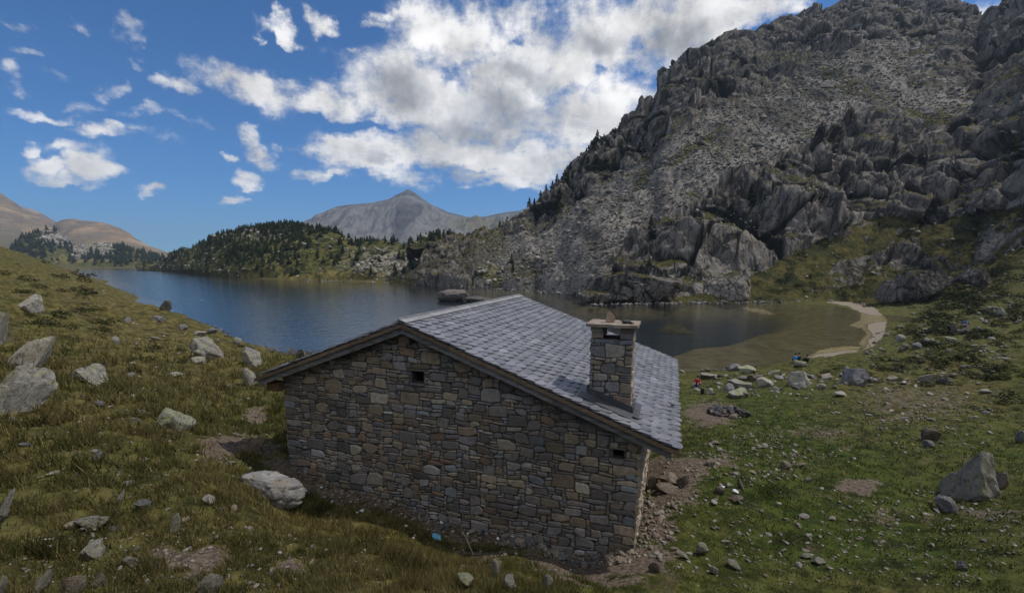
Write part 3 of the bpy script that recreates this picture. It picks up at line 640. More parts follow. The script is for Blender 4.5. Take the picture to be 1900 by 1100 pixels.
def masonry(mb, frame, u0, u1, z0, z1, seed, cw=0.085, ch=0.062, top=None, hole=(), prot=0.042, warm=0.0, big=1.0, bottom=None):
    """random rubble: interlocking rectangles whose corners are pushed about by one shared warp. frame(u, depth, z) -> local xyz"""
    rnd = random.Random(seed); nu = max(2, int(round((u1 - u0) / cw))); nz = max(2, int(round((z1 - z0) / ch))); cw = (u1 - u0) / nu; ch = (z1 - z0) / nz
    occ = np.zeros((nz, nu), bool)
    for (a, b, c, d) in hole:
        occ[max(0, int((c - z0) / ch)):int(math.ceil((d - z0) / ch)), max(0, int((a - u0) / cw)):int(math.ceil((b - u0) / cw))] = True
    st = []
    sizes = [(6, 5), (5, 4), (4, 4), (5, 3), (4, 3), (3, 3), (4, 2), (5, 2), (3, 2), (2, 2), (4, 1), (3, 1), (2, 1), (1, 2), (1, 1)]
    cells = [(i, j) for i in range(nz) for j in range(nu)]
    if nu > 30:                                                # quoins: long blocks laid alternately at the corners
        i = 0; q = 0
        while i < nz:
            h = rnd.choice([2, 3, 3, 4]); w = (5 if q % 2 else 3) + rnd.choice([0, 0, 1]); q += 1
            for j in (0, nu - w):
                if i + h <= nz and not occ[i:i + h, j:j + w].any(): occ[i:i + h, j:j + w] = True; st.append((i, j, w, h))
            i += h
    for w, h, frac in [(6,5,.0022*big),(5,4,.004*big),(4,4,.006*big),(5,3,.010*big),(3,4,.007),(4,3,.02),(3,3,.03),(6,2,.02),(4,2,.07),(3,2,.13),(2,3,.04),(2,2,.25),(5,1,.07),(4,1,.2),(3,1,.6),(2,1,1),(1,2,1),(1,1,1)]:
        rnd.shuffle(cells)
        n = len(cells) if frac >= .6 else int(len(cells) * frac * 1.3)
        for (i, j) in cells[:n]:
            if i + h <= nz and j + w <= nu and not occ[i:i + h, j:j + w].any():
                occ[i:i + h, j:j + w] = True; st.append((i, j, w, h))
    def warp(u, z):
        q = np.array([[u * 2.6, z * 2.6, seed], [u * 2.6 + 40, z * 2.6, seed + 9], [u * 7, z * 7, seed + 3], [u * 7 + 40, z * 7, seed + 5]], np.float32) + 200; w = perlin(q)
        e = min(1, (u - u0) / .12, (u1 - u) / .12, (z - z0) / .1); e = max(0, e)
        return u + (w[0] * 0.07 + w[2] * 0.025) * e, z + (w[1] * 0.075 + w[3] * 0.022) * e
    for (i, j, w, h) in st:
        a, b = u0 + j * cw, u0 + (j + w) * cw; c, d = z0 + i * ch, z0 + (i + h) * ch
        W, H = b - a, d - c; k = [rnd.uniform(0.0, 0.42) if rnd.random() < .8 else rnd.uniform(0, .08) for _ in range(8)]
        q = [(a + W * k[0], c), (b - W * k[1], c), (b, c + H * k[2]), (b, d - H * k[3]), (b - W * k[4], d), (a + W * k[5], d), (a, d - H * k[6]), (a, c + H * k[7])]
        q = [warp(*p_) for p_ in q]; mu = sum(p_[0] for p_ in q) / 8; mz = sum(p_[1] for p_ in q) / 8
        if top and mz > top(mu) - 0.02: continue
        if bottom is not None and mz < bottom(mu): continue
        if top: q = [(x, min(y, top(x))) for x, y in q]
        jw = 0.009; r = min(W, H)
        def sc(f): return [(mu + (x - mu) * (1 - f / max(abs(W) * .5, .01)), mz + (y - mz) * (1 - f / max(abs(H) * .5, .01))) for x, y in q]
        r0 = sc(jw * .6); r1 = sc(jw * 1.3); r2 = sc(jw * 1.3 + min(0.02, .18 * r)); pr = prot * rnd.uniform(0.35, 1.15); tu, tz = rnd.uniform(-.06, .06), rnd.uniform(-.06, .06)
        V = [frame(x, -0.012, y) for x, y in r0] + [frame(x, pr * .55 + (x - mu) * tu + (y - mz) * tz, y) for x, y in r1] + [frame(x, pr + (x - mu) * tu + (y - mz) * tz, y) for x, y in r2]
        Fc = [(t, (t + 1) % 8, 8 + (t + 1) % 8, 8 + t) for t in range(8)] + [(8 + t, 8 + (t + 1) % 8, 16 + (t + 1) % 8, 16 + t) for t in range(8)] + [tuple(range(16, 24))]
        cc = np.array(rnd.choice(PAL)) * rnd.uniform(0.75, 1.6)
        if warm: cc = cc * (1 - warm) + np.array([.40, .33, .24]) * warm * rnd.uniform(.8, 1.15)  # blends a sunlit tone into the stone colour
        mb.add(V, Fc, tuple(cc))

WU0, WU1, WV0, WV1 = -9.58, -0.48, 0.36, 8.3; THK = 0.20
def under(u): return roof_z(u) - THK - 0.03
def build_hut():
    holes = [(-5.68, -5.36, 9.20, 9.50), (-0.98, -0.76, 8.02, 8.22)]
    # gable wall -----------------------------------------------------
    mb = MB()
    # mortar core with two openings: strips round each hole, set 5 mm apart in depth from the reveal boxes
    us = [WU0, holes[0][0], holes[0][1], UR + 1e-4, holes[1][0], holes[1][1], WU1]; us = sorted(us)
    for a, b in zip(us[:-1], us[1:]):
        hz = [h for h in holes if a >= h[0] - 1e-6 and b <= h[1] + 1e-6]
        segs = [(4.9, hz[0][2]), (hz[0][3], None)] if hz else [(4.9, None)]
        for z0, z1 in segs:
            ta, tb = (under(a), under(b)) if z1 is None else (z1, z1)
            V = [(a, WV0, z0), (b, WV0, z0), (b, WV0 + .4, z0), (a, WV0 + .4, z0), (a, WV0, ta), (b, WV0, tb), (b, WV0 + .4, tb), (a, WV0 + .4, ta)]
            mb.add(V, [(0, 3, 2, 1), (4, 5, 6, 7), (0, 1, 5, 4), (1, 2, 6, 5), (2, 3, 7, 6), (3, 0, 4, 7)], (1, 1, 1), 1)
    masonry(mb, lambda u, d, z: (u, WV0 - d, z), WU0, WU1, 5.2, 10.55, 11, top=under, hole=[(h[0] - .02, h[1] + .02, h[2] - .02, h[3] + .02) for h in holes])
    wall = mb.build('gable_wall', [M_MASON, M_MORTAR], HUT)
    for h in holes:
        m2 = MB(); m2.box(h[0] - .03, h[1] + .03, WV0 + .22, WV0 + .26, h[2] - .03, h[3] + .03)  # black panel painted as the unlit depth of the opening
        o = m2.build('window', M_DARK, HUT); o['label'] = 'small dark window opening under the ridge' if h is holes[0] else 'small dark vent opening under the right eave'
        m3 = MB(); m3.box(h[0] - .04, h[1] + .04, WV0 - .022, WV0 + .2, h[3] + .002, h[3] + .045, (.2, .19, .18)); m3.build('lintel', M_MASON, o)
        m3 = MB(); m3.box(h[0] - .03, h[1] + .03, WV0 - .03, WV0 + .2, h[2] - .04, h[2] - .002, (.22, .21, .2)); m3.build('sill', M_MASON, o)
    # right, left and rear walls ---------------------------------------
    zr = under(WU1); zl = under(WU0)
    mb = MB(); mb.box(WU1 - .4, WU1, WV0 + .401, WV1, 4.7, zr, (1, 1, 1), 1)
    masonry(mb, lambda u, d, z: (WU1 + d, u, z), WV0 - .02, WV1, 4.9, zr, 23, top=lambda u: zr, warm=.75, prot=.06); o = mb.build('side_wall', [M_MASON, M_MORTAR], HUT); o['label'] = 'rubble side wall facing the meadow, sunlight painted into its stones'  # sun side: stones coloured lighter and warmer as if sunlit
    mb = MB(); mb.box(WU0, WU0 + .4, WV0 + .401, WV1, 4.9, zl, (1, 1, 1), 1)
    masonry(mb, lambda u, d, z: (WU0 - d, WV0 + WV1 - u, z), WV0, WV1 + .02, 5.4, zl, 29, top=lambda u: zl); mb.build('side_wall', [M_MASON, M_MORTAR], HUT)
    mb = MB()
    for a, b in ((WU0, UR), (UR, WU1)):
        V = [(a, WV1 + .002, 4.7), (b, WV1 + .002, 4.7), (b, WV1 + .4, 4.7), (a, WV1 + .4, 4.7), (a, WV1 + .002, under(a)), (b, WV1 + .002, under(b)), (b, WV1 + .4, under(b)), (a, WV1 + .4, under(a))]
        mb.add(V, [(0, 3, 2, 1), (4, 5, 6, 7), (0, 1, 5, 4), (1, 2, 6, 5), (2, 3, 7, 6), (3, 0, 4, 7)], (1, 1, 1), 1)
    masonry(mb, lambda u, d, z: (WU0 + WU1 - u, WV1 + .4 + d, z), WU0, WU1, 4.9, 10.55, 31, cw=.11, ch=.08, top=lambda u: under(WU0 + WU1 - u)); mb.build('rear_wall', [M_MASON, M_MORTAR], HUT)

    # timber -----------------------------------------------------------
    wood = plain('weathered_timber', (0.115, 0.085, 0.062), (0.24, 0.18, 0.13), 5, 0.85, 0.2, (1, 1, 9), 0.006, 6, True)
    grey = plain('silvered_timber', (0.10, 0.10, 0.11), (0.22, 0.215, 0.22), 4, 0.85, 0.2, (1, 1, 7), 0.006, 6, True)
    def rake(u0, u1, y0, y1, off0, off1, mb, c=(1, 1, 1)):
        """board following the roof pitch between two u, off = distance below the slate plane"""
        n = max(1, int(abs(u1 - u0) / 1.15)); us_ = np.linspace(u0, u1, n + 1)
        for q, (a, b) in enumerate(zip(us_[:-1], us_[1:])):
            j = 0.0015 * (q % 2); a_, b_ = (a, b) if a < b else (b, a)
            V = [(a_, y0 - j, roof_z(a_) - off1), (b_, y0 - j, roof_z(b_) - off1), (b_, y1, roof_z(b_) - off1), (a_, y1, roof_z(a_) - off1), (a_, y0 - j, roof_z(a_) - off0), (b_, y0 - j, roof_z(b_) - off0), (b_, y1, roof_z(b_) - off0), (a_, y1, roof_z(a_) - off0)]
            k = random.Random(q * 7 + int(u0 * 10)).uniform(.8, 1.2)
            mb.add(V, [(0, 3, 2, 1), (4, 5, 6, 7), (0, 1, 5, 4), (1, 2, 6, 5), (2, 3, 7, 6), (3, 0, 4, 7)], (k * c[0], k * c[1], k * c[2]))
    # deck under the slates (two boards thick planes)
    mb = MB()
    for a, b in ((UL + .03, UR), (UR, UE - .05)):
        rake(a, b, .055, VD - .06, .035, .075, mb)
    mb.build('roof_deck', wood, HUT)
    for y0, y1, ya, yb in ((0.012, 0.055, 0.06, 0.12), (VD - .055, VD - .012, VD - .12, VD - .06)):
        for a, b in ((UL, UR - .002), (UE - .02, UR + .002)):
            mb = MB(); rake(a, b, y0, y1, .034, .125, mb); o = mb.build('bargeboard', wood, HUT); o['label'] = 'brown upper bargeboard'
            mb = MB(); a2 = a + (.10 if a < UR else -.16)
            rake(a2, b, ya, yb, .09, .27, mb); o = mb.build('bargeboard', grey, HUT); o['label'] = 'silvery grey lower bargeboard'
    mb = MB()
    for u, y0, y1, z0, z1 in ((UR, .13, 8.5, ZR - .52, ZR - .29),):
        mb.box(u - .13, u + .13, y0, y1, z0, z1, (.55, .55, .6))
    mb.build('ridge_beam', wood, HUT)
    mb = MB(); mb.box(-9.98, -9.60, .18, .42, 8.66, 8.90, (.75, .6, .5)); mb.build('beam_end', wood, HUT)
    for v in np.linspace(1.4, 8.1, 8):
        for a, b in ((UL + .08, WU0 - .03), (WU1 + .03, UE - .10)):
            mb = MB(); rake(a, b, v, v + .09, .08, .19, mb); mb.build('rafter_end', wood, HUT)

    # slates -------------------------------------------------------------
    m, g, b = material('grey_slate', 0.42, 0.5); P = g.new('ShaderNodeTexCoord').outputs['Object']
    n = g.noise(P, 3.0, 5, 0.6); n2 = g.noise(P, 30, 4, 0.6); c = g.mix(1.0, g.mix(g.ramp(n, .35, .65), (.130, .135, .150), (.205, .208, .228)), g.attr('col'), 'MULTIPLY')
    c = g.mix(g.ramp(g.noise(P, 1.6, 6, .75, .6), .62, .70, 0, .5), c, (.33, .34, .36)); g.l.new(c, b.inputs['Base Color'])
    g.l.new(g.ramp(g.math('ADD', n2, g.math('MULTIPLY', n, .6)), .5, 1.1, .30, .62), b.inputs['Roughness']); bump(g, b, n2, 0.004, .8); M_SL = m
    rnd = random.Random(5); cs = 1 / math.hypot(1, KR)
    for side, ue in ((1, UE), (-1, UL)):
        mb = MB(); L = abs(ue - UR) / cs; ex = 0.205; w = 0.315; nrow = int(L / ex) + 1; ncol = int(VD / w) + 1
        for r in range(nrow):
            s0 = L - r * ex                                     # distance from the ridge of this row's tail
            for cidx in range(-1, ncol + 1):
                y0 = cidx * w + (w / 2 if r % 2 else 0); y1 = y0 + w - .006
                ya, yb = max(y0, 0.0), min(y1, VD)
                if yb - ya < .03: continue
                tail = s0 + rnd.uniform(-.008, .008); head = max(0.0, tail - ex * 1.9); lift = 0.042 + rnd.uniform(0, .010)
                tilt = rnd.uniform(-.007, .007); pts = []; tail += rnd.choice([0, 0, 0, 0, .015, -.012, .02]); y0 += rnd.uniform(-.008, .004); y1 += rnd.uniform(-.004, .006); ya, yb = max(y0, 0.0), min(y1, VD)
                ym = (y0 + y1) / 2; hw = (y1 - y0) / 2
                for q in range(9):
                    y = ya + (yb - ya) * q / 8; arc = 0.125 * (1 - math.sqrt(max(0, 1 - min(1, abs(y - ym) / hw) ** 2.2))) if hw > 0 else 0
                    pts.append((y, tail - arc))
                pts = [(ya, head)] + pts + [(yb, head)]
                V = []
                for th in (0.0, -.016):
                    for (y, s) in pts:
                        k = (s - head) / max(tail - head, .01); zz = ZR - KR * s * cs + (k * lift + th + .002 * (r % 2) + tilt * (y - ym) / hw) / cs + 0.004
                        V.append((UR + side * s * cs, y, zz))
                nn = len(pts); Fc = [tuple(range(nn)), tuple(range(2 * nn - 1, nn - 1, -1))] + [(t, nn + t, nn + (t + 1) % nn, (t + 1) % nn) for t in range(nn)]
                if side > 0: Fc = [f[::-1] for f in Fc]
                k = rnd.uniform(.84, 1.14); k = k * (1.4 if rnd.random() < .025 else 1); mb.add(V, [f[::-1] for f in Fc], (k, k, k * rnd.uniform(.98, 1.05)))
        mb.build('slate_roof', M_SL, HUT)
    # ridge flashing: two strips with an upstand
    zinc = plain('dull_zinc', (.20, .20, .21), (.30, .30, .31), 4, .5, .5); mb = MB()
    for q in range(7):
        y0 = .0 + q * VD / 7; y1 = y0 + VD / 7 - .004
        for sd, w_ in ((1, .15), (-1, .17)):
            a, b_ = UR + sd * .004, UR + sd * w_; lo, hi = min(a, b_), max(a, b_)
            V = [(lo, y0, roof_z(lo) + .052), (hi, y0, roof_z(hi) + .052), (hi, y1, roof_z(hi) + .052), (lo, y1, roof_z(lo) + .052)]
            mb.add([(x, y, z) for x, y, z in V] + [(x, y, z + .007 + .002 * (q % 2)) for x, y, z in V], [(0, 3, 2, 1), (4, 5, 6, 7), (0, 1, 5, 4), (1, 2, 6, 5), (2, 3, 7, 6), (3, 0, 4, 7)])
        mb.box(UR - .05, UR - .02, y0, y1, ZR + .045, ZR + .095, (.45, .42, .4))
    mb.build('ridge_flashing', zinc, HUT)
    # small wall plate of masonry under the eaves is hidden; chimney -------------
    cu0, cu1, cv0, cv1 = -1.57, -.70, .78, 1.42; zt = 10.44
    mb = MB(); mb.box(cu0 + .012, cu1 - .012, cv0 + .012, cv1 - .012, 8.6, zt - .02, (1, 1, 1), 1)
    kw = dict(cw=.072, ch=.058, prot=.03, big=6)
    masonry(mb, lambda u, d, z: (u, cv0 - d + .01, z), cu0, cu1, 8.75, zt, 41, bottom=lambda u: roof_z(u), **kw)
    masonry(mb, lambda u, d, z: (cu1 + d - .01, u, z), cv0, cv1, 8.75, zt, 43, warm=.6, **kw)  # sunlit warmth mixed into the stone colour of this face
    masonry(mb, lambda u, d, z: (cu0 - d + .01, cv0 + cv1 - u, z), cv0, cv1, 8.75, zt, 47, **kw)
    masonry(mb, lambda u, d, z: (cu0 + cu1 - u, cv1 + d - .01, z), cu0, cu1, 8.75, zt, 53, **kw)
    # corner posts that carry the cap
    rr = random.Random(3)
    for (x, y) in ((cu0 + .125, cv0 + .105), (cu1 - .125, cv0 + .105), (cu0 + .125, cv1 - .105), (cu1 - .125, cv1 - .105)):
        z = zt
        for h in (.13, .108):
            tw, td = .130 + rr.uniform(-.015, .005), .10 + rr.uniform(-.01, .01); c = tuple(np.array(rr.choice(PAL)) * 1.0)
            f = (lambda v, cx=x, cy=y, a=rr.uniform(-.12, .12): (cx + (v[0] - cx) * math.cos(a) - (v[1] - cy) * math.sin(a), cy + (v[0] - cx) * math.sin(a) + (v[1] - cy) * math.cos(a), v[2]))
            mb.box(x - tw, x + tw, y - td, y + td, z, z + h - .008, c, 0, f); z += h
    ch = mb.build('chimney', [M_MASON, M_MORTAR], HUT)
    mb = MB(); mb.box(cu0 + .22, cu1 - .22, cv0 + .16, cv1 - .16, zt - .018, zt - .006); mb.build('flue', M_DARK, ch)  # black sheet in place of the flue's shaded depth
    capm = plain('sandstone_slab', (.21, .17, .14), (.32, .27, .22), 5, .9, .2, (1, 1, 1), .01)
    bm = bmesh.new(); bmesh.ops.create_grid(bm, x_segments=14, y_segments=10, size=1); 
    for v in bm.verts:
        e = perlin(np.array([[v.co.x * 3 + 50, v.co.y * 3 + 50, 2.]], np.float32))[0] * .02
        v.co.x = -1.135 + v.co.x * .525 + e; v.co.y = 1.10 + v.co.y * .42 + e; v.co.z = 10.742 + e * .3
    r = bmesh.ops.extrude_face_region(bm, geom=bm.faces[:])
    for v in [q for q in r['geom'] if isinstance(q, bmesh.types.BMVert)]: v.co.z -= .062
    bmesh.ops.recalc_face_normals(bm, faces=bm.faces); me = bpy.data.meshes.new('chimney_cap'); bm.to_mesh(me); link('chimney_cap', me, capm, ch)
    lead = plain('dark_lead', (.045, .048, .055), (.085, .088, .10), 3, .45, .5)
    def on(u, v, h): return (u, v, roof_z(u) + h)
    mb = MB()
    def sheet(u0, u1, v0, v1, h, t=.006):
        mb.add([on(u0, v0, h), on(u1, v0, h), on(u1, v1, h), on(u0, v1, h), on(u0, v0, h + t), on(u1, v0, h + t), on(u1, v1, h + t), on(u0, v1, h + t)], [(0, 3, 2, 1), (4, 5, 6, 7), (0, 1, 5, 4), (1, 2, 6, 5), (2, 3, 7, 6), (3, 0, 4, 7)])
    sheet(cu0 - .16, cu1 + .05, .34, cv0 - .03, .052); sheet(cu1 + .06, cu1 + .19, .55, cv1 + .15, .058)
    for (a, b_, c, d) in ((cu0 - .04, cu1 + .05, cv0 - .055, cv0 - .038), (cu1 + .036, cu1 + .052, cv0 - .036, cv1 + .05), (cu0 - .05, cu0 - .036, cv0 - .036, cv1 + .05)):
        mb.add([on(a, c, .06), on(b_, c, .06), on(b_, d, .06), on(a, d, .06), on(a, c, .19), on(b_, c, .19), on(b_, d, .19), on(a, d, .19)], [(0, 3, 2, 1), (4, 5, 6, 7), (0, 1, 5, 4), (1, 2, 6, 5), (2, 3, 7, 6), (3, 0, 4, 7)])
    mb.build('chimney_flashing', lead, HUT)
build_hut()

# ------------------------------------------------------------------ rocks
_ico = {}
def ico(sub):
    if sub not in _ico:
        bm = bmesh.new(); bmesh.ops.create_icosphere(bm, subdivisions=sub, radius=1); bm.verts.ensure_lookup_table()
        _ico[sub] = (np.array([v.co[:] for v in bm.verts]), np.array([[v.index for v in f.verts] for f in bm.faces])); bm.free()
    return _ico[sub]
def rock_verts(seed, sub=2, cuts=14, lo=.42, hi=.9, rough=.05, slab=0.0):
    r = np.random.RandomState(seed); V, Fc = ico(sub); V = V.copy()
    for k in range(cuts):
        n = r.randn(3); n /= np.linalg.norm(n); d = r.uniform(lo, hi); e = V @ n - d; V -= np.maximum(e, 0)[:, None] * n
    if slab:                                                   # bedding planes: flat top and base
        n = np.array([r.uniform(-.2, .2), r.uniform(-.2, .2), 1.]); n /= np.linalg.norm(n); e = V @ n - .55; V -= np.maximum(e, 0)[:, None] * n
    V += V / np.linalg.norm(V, axis=1)[:, None] * (rough * fbm(V * 1.0 + seed * 3.1, .55, 5 if sub > 3 else 2))[:, None]
    if sub > 3:
        f1, e1, r1 = voronoi(V + seed, .62); V += V / np.linalg.norm(V, axis=1)[:, None] * (rough * .9 * r1[:, 0] - rough * .9 * (1 - sstep(e1, 0, .07)) + rough * .35 * fbm(V + seed, .16, 3, ridged=True))[:, None]
    m = np.abs(V).max(0); return V / m, Fc
def rock_mesh(name, seed, sub=2, mat=None, smooth=False, **k):
    V, Fc = rock_verts(seed, sub, **k); me = np_mesh(name, V, Fc, smooth)
    if mat: me.materials.append(mat)
    return me
def place_rock(name, me, px, pyb, wpx, hpx, label, cat, group=None, rz=0.0, tilt=0.0, depth=0.8, sink=0.15, d=None):
    """stand a rock so that its foot is where the ground meets this sight line; sizes given as seen from the camera"""
    x, y, z = hit(px, pyb) if d is None else pt(px, pyb, d)
    sc_ = (y * CP - (z - CZ) * SP) / F; hpx2 = max(.5 * hpx, hpx - .5 * wpx * abs(math.sin(tilt))); w = wpx * sc_; h = hpx2 * sc_; z += (hpx - hpx2) * sc_ * (.28 if hpx < 50 else .05)
    o = bpy.data.objects.new(name, me); COL.objects.link(o)
    hz = h * (0.5 + sink / 2); r = math.hypot(x, y); k = w * depth * .35 / r; o.location = (x * (1 + k), y * (1 + k), z + h * .5 - hz * sink)
    o.scale = (w / 2, w / 2 * depth, hz); o.rotation_euler = (0, tilt, 0)
    o.rotation_euler = (Matrix.Rotation(-math.atan2(x, y) + rz, 4, 'Z') @ Matrix.Rotation(tilt, 4, 'Y')).to_euler()
    tag(o, label, cat, group); return o
M_BOULDER_MID = lichen_rock('granite_mid', (0.20, 0.20, 0.205), (0.33, 0.325, 0.32), 0.1)
G_, GY, GV, GD, GB = M_BOULDER, M_BOULDER_GREY, M_BOULDER_YEL, M_BOULDER_DARK, M_BOULDER_BROWN
T = math.radians
BOULDERS = [  # px, foot py, width px, height px, tilt, material, smooth cuts, label
 (14,772,185,120,T(28),G_,'huge pale granite boulder cut by the left edge of the view',8),
 (0,640,44,66,T(10),G_,'upright pale boulder at the left edge just above the huge one',9),
 (62,686,100,76,T(25),G_,'large rounded pale boulder on the left bank above the huge one',10),
 (62,580,74,44,T(28),G_,'wide pale boulder high on the left bank, nearest the far lake end',12),
 (172,712,86,36,T(6),G_,'low flat pale boulder in the turf right of the huge one',13),
 (321,795,98,74,T(48),GV,'long tilted slab covered in yellow lichen left of the hut',14),
 (388,666,92,48,T(28),G_,'long grey layered boulder on the left bank near the lake',20),
 (368,676,34,22,T(35),G_,'small wedge rock leaning below the layered boulder',17),
 (468,679,46,34,T(30),G_,'pointed pale boulder just above the left roof corner',18),
 (462,662,36,20,T(20),GY,'grey split boulder behind the pointed pale one',19),
 (465,718,26,36,T(-5),G_,'pale upright rock touching the left roof corner in view',21),
 (310,577,27,20,0,GD,'dark block of a boulder standing on the brow against the lake',22),
 (497,930,172,66,T(24),M_BOULDER_MID,'big flat granite slab tilted beside the left wall foot',23),
 (465,842,62,36,T(5),GB,'brown broken boulder near the left corner of the hut',24),
 (4,985,40,92,T(30),G_,'pale boulder at the left edge low in the view',25),
 (170,982,82,26,T(12),G_,'flat pale rock in the grass of the lower left bank',26),
 (167,1040,82,40,T(28),G_,'curved pale rock poking from the grass below the flat one',27),
 (325,990,26,38,T(12),GV,'small upright slab with yellow lichen in the lower left grass',28),
 (270,945,44,24,T(42),GY,'narrow grey slab leaning above the small upright slab',29),
 (392,1104,56,40,T(15),G_,'rounded pale boulder at the bottom edge left of centre',30),
 (80,1104,44,52,T(38),G_,'pointed pale boulder in the bottom left corner',31),
 (142,1098,64,32,T(8),GB,'low brownish boulder at the bottom edge beside the pointed one',32),
 (188,1090,38,28,T(10),GB,'small brownish boulder right of the low one at the bottom edge',33),
 (4,1106,34,50,T(20),GV,'yellow lichened rock filling the bottom left corner',34),
 (245,1052,40,22,T(20),G_,'pale rock among the rubble of the lower left bank',35),
 (225,935,18,30,T(25),G_,'thin pale rock on edge in the lower left bank',36),
 (186,855,26,24,T(10),GY,'grey rock half hidden in dark grass on the left bank',37),
 (215,640,17,18,0,G_,'small rounded boulder alone in the middle of the left bank',38),
 (865,1093,40,28,T(35),GV,'grey wedge with a lichened edge at the bottom centre',39),
 (948,1100,34,30,T(-5),G_,'squat pale boulder at the bottom edge below the hut',40),
 (918,1076,16,38,T(3),G_,'tall narrow stone standing in the grass below the hut',41),
 (1016,1092,20,24,T(4),G_,'small pale boulder below the hut right of the squat one',42),
 (1796,925,146,102,T(-8),M_BOULDER,'big grey angular boulder on the meadow at the right',43),
 (1752,950,58,30,T(-14),GY,'flat grey slab leaning against the front of the big grey boulder',44),
 (1856,905,44,32,T(8),GB,'brown grey boulder touching the right side of the big one',45),
 (1724,818,44,24,T(4),GB,'domed boulder alone on the right meadow beyond the big grey one',46),
 (1722,831,30,14,T(-10),GY,'small grey slab in front of the domed boulder',47),
 (1584,714,60,34,T(6),GY,'blue grey domed boulder in the rock line by the lake',48),
 (1488,717,58,32,T(2),G_,'pale pointed boulder left of the blue grey domed one',49),
 (1418,718,36,22,T(-4),G_,'pale blocky boulder in the middle of the rock line',50),
 (1374,722,56,24,T(16),G_,'long pale slab left of the blocky boulder in the rock line',51),
 (1374,738,50,22,T(18),GV,'greenish slab lying nearest the fire pit',52),
 (1352,728,22,18,T(-20),GY,'grey wedge leaning on the greenish slab',53),
 (1388,694,44,16,T(14),GV,'greenish long rock at the water end of the rock line',54),
 (1362,688,22,14,T(6),GY,'small grey green rock left of the long rock by the water',55),
 (1432,696,34,9,T(-24),G_,'thin pale slab tipped up behind the blocky boulder',56),
 (1400,708,34,16,T(-12),GB,'brown slab behind the long pale slab',57),
 (1481,681,36,16,T(10),GV,'greenish boulder on the turf where two hikers rest',58),
 (1314,702,34,10,T(4),G_,'low pale slab beside the hiker in red',59),
 (1318,732,20,10,T(12),G_,'small pale boulder between the red hiker and the fire pit',60),
 (1722,710,46,22,T(6),GV,'mossy grey boulder at the right end of the rock line',61),
 (1752,712,30,14,T(6),GY,'low grey boulder right of the mossy one',62),
 (1654,706,24,10,T(-14),G_,'small bright slab between the domed and mossy boulders',63),
 (1890,822,26,24,T(4),GY,'grey boulder at the right edge of the meadow',64),
 (1855,588,27,20,T(4),G_,'pale square boulder high on the right slope',65),
 (1769,620,16,20,T(4),GD,'dark pointed boulder below the tiny standing hikers',66),
 (1790,620,34,16,T(4),GD,'dark low rocks right of the dark pointed boulder',67),
 (1762,634,30,9,0,GV,'flat mossy rock under the dark pointed boulder',68),
 (1716,640,22,14,T(-20),G_,'pale leaning slab on the right slope below the flat mossy rock',69),
 (1669,635,24,16,T(-24),G_,'pale boulder at the lake corner of the right slope',70),
 (1676,652,20,14,T(10),GB,'brownish boulder just below the pale one at the lake corner',71),
 (1700,648,22,12,T(-6),GY,'grey boulder between the brownish one and the leaning slab',72),
 (1245,903,52,26,T(3),GB,'large flat step stone by the right wall of the hut',73),
 (1268,905,26,28,T(5),GB,'rounded brown stone beside the large flat step stone',74),
 (1243,913,54,9,T(2),GB,'thin slab under the large flat step stone',75),
 (1212,905,22,26,T(-4),GB,'brown block between the step stone and the hut wall',76),
 (1301,1030,24,22,T(-4),G_,'white pyramid shaped stone in the grass right of the hut',77),
 (1270,1040,28,12,T(40),G_,'thin white stone lying left of the pyramid shaped one',78),
 (1213,1062,26,26,T(-8),GB,'brown upright stone at the right wall foot of the hut',79),
 (1361,1058,32,16,T(16),G_,'flat white topped stone in the lower meadow',80),
 (1325,1066,18,18,T(8),G_,'pale block left of the flat white topped stone',81),
 (1516,1048,34,14,T(8),G_,'wide pale stone in the middle of the lower meadow',82),
 (1495,1036,32,10,T(-14),G_,'slim stone behind the wide pale one in the lower meadow',83),
 (1785,1058,26,22,T(-30),GY,'grey tipped stone low on the right meadow',84),
 (1458,871,22,16,T(-10),GB,'brown boulder at the meadow edge above the juniper bush',85),
 (1482,866,28,9,T(-24),GB,'long curved stone right of the brown boulder above the bush',86),
 (1363,934,34,14,T(-14),GB,'oblong stone with grass tufts left of the juniper bush',87),
 (1335,918,24,18,T(-12),GB,'brownish wedge stone above the oblong one',88),
 (1373,906,14,20,T(-32),GB,'leaning stone beside the white rag',89),
 (1318,866,20,14,T(10),GB,'humped stone at the edge of the bare earth',90),
 (1500,894,12,10,T(14),G_,'small stone on the right rim of the juniper bush',91),
 (543,658,14,12,0,GD,'small dark rock on the shore left of the hut roof',92),
 (561,664,22,17,T(4),GD,'dark shore block showing over the left roof slope',93),
 (504,655,12,11,T(20),GD,'small dark rock on the brow above the left roof slope',94),
 (440,640,18,14,T(10),G_,'small pale boulder behind the layered one',95),
 (394,619,20,12,T(20),GY,'grey rock on the brow of the left bank',96),
 (372,623,26,12,T(4),G_,'flat rock on the left bank above the layered boulder',97),
 (296,600,32,14,T(12),GY,'row of low grey rocks below the dark block',98),
 (288,632,24,10,T(32),G_,'small tilted slab in the middle of the left bank',99),
 (238,598,20,9,T(6),GY,'small grey rock left of the row of low rocks',100),
 (340,612,18,11,T(14),GY,'small grey rock below the brow of the left bank',101),
 (372,560,16,6,T(4),GY,'low rock on the skyline of the left bank',102),
 (325,700,36,12,T(12),G_,'flat pale rock in the turf left of the hut',103),
 (425,719,16,7,0,G_,'white flat stone just left of the hut roof',104),
 (262,772,20,14,T(30),GY,'small grey rock left of the yellow lichened slab',105),
 (253,785,18,12,T(-20),GY,'second small grey rock left of the yellow lichened slab, the lower one',106),
 (430,865,24,8,0,G_,'pale chip of rock above the big flat slab',107)]
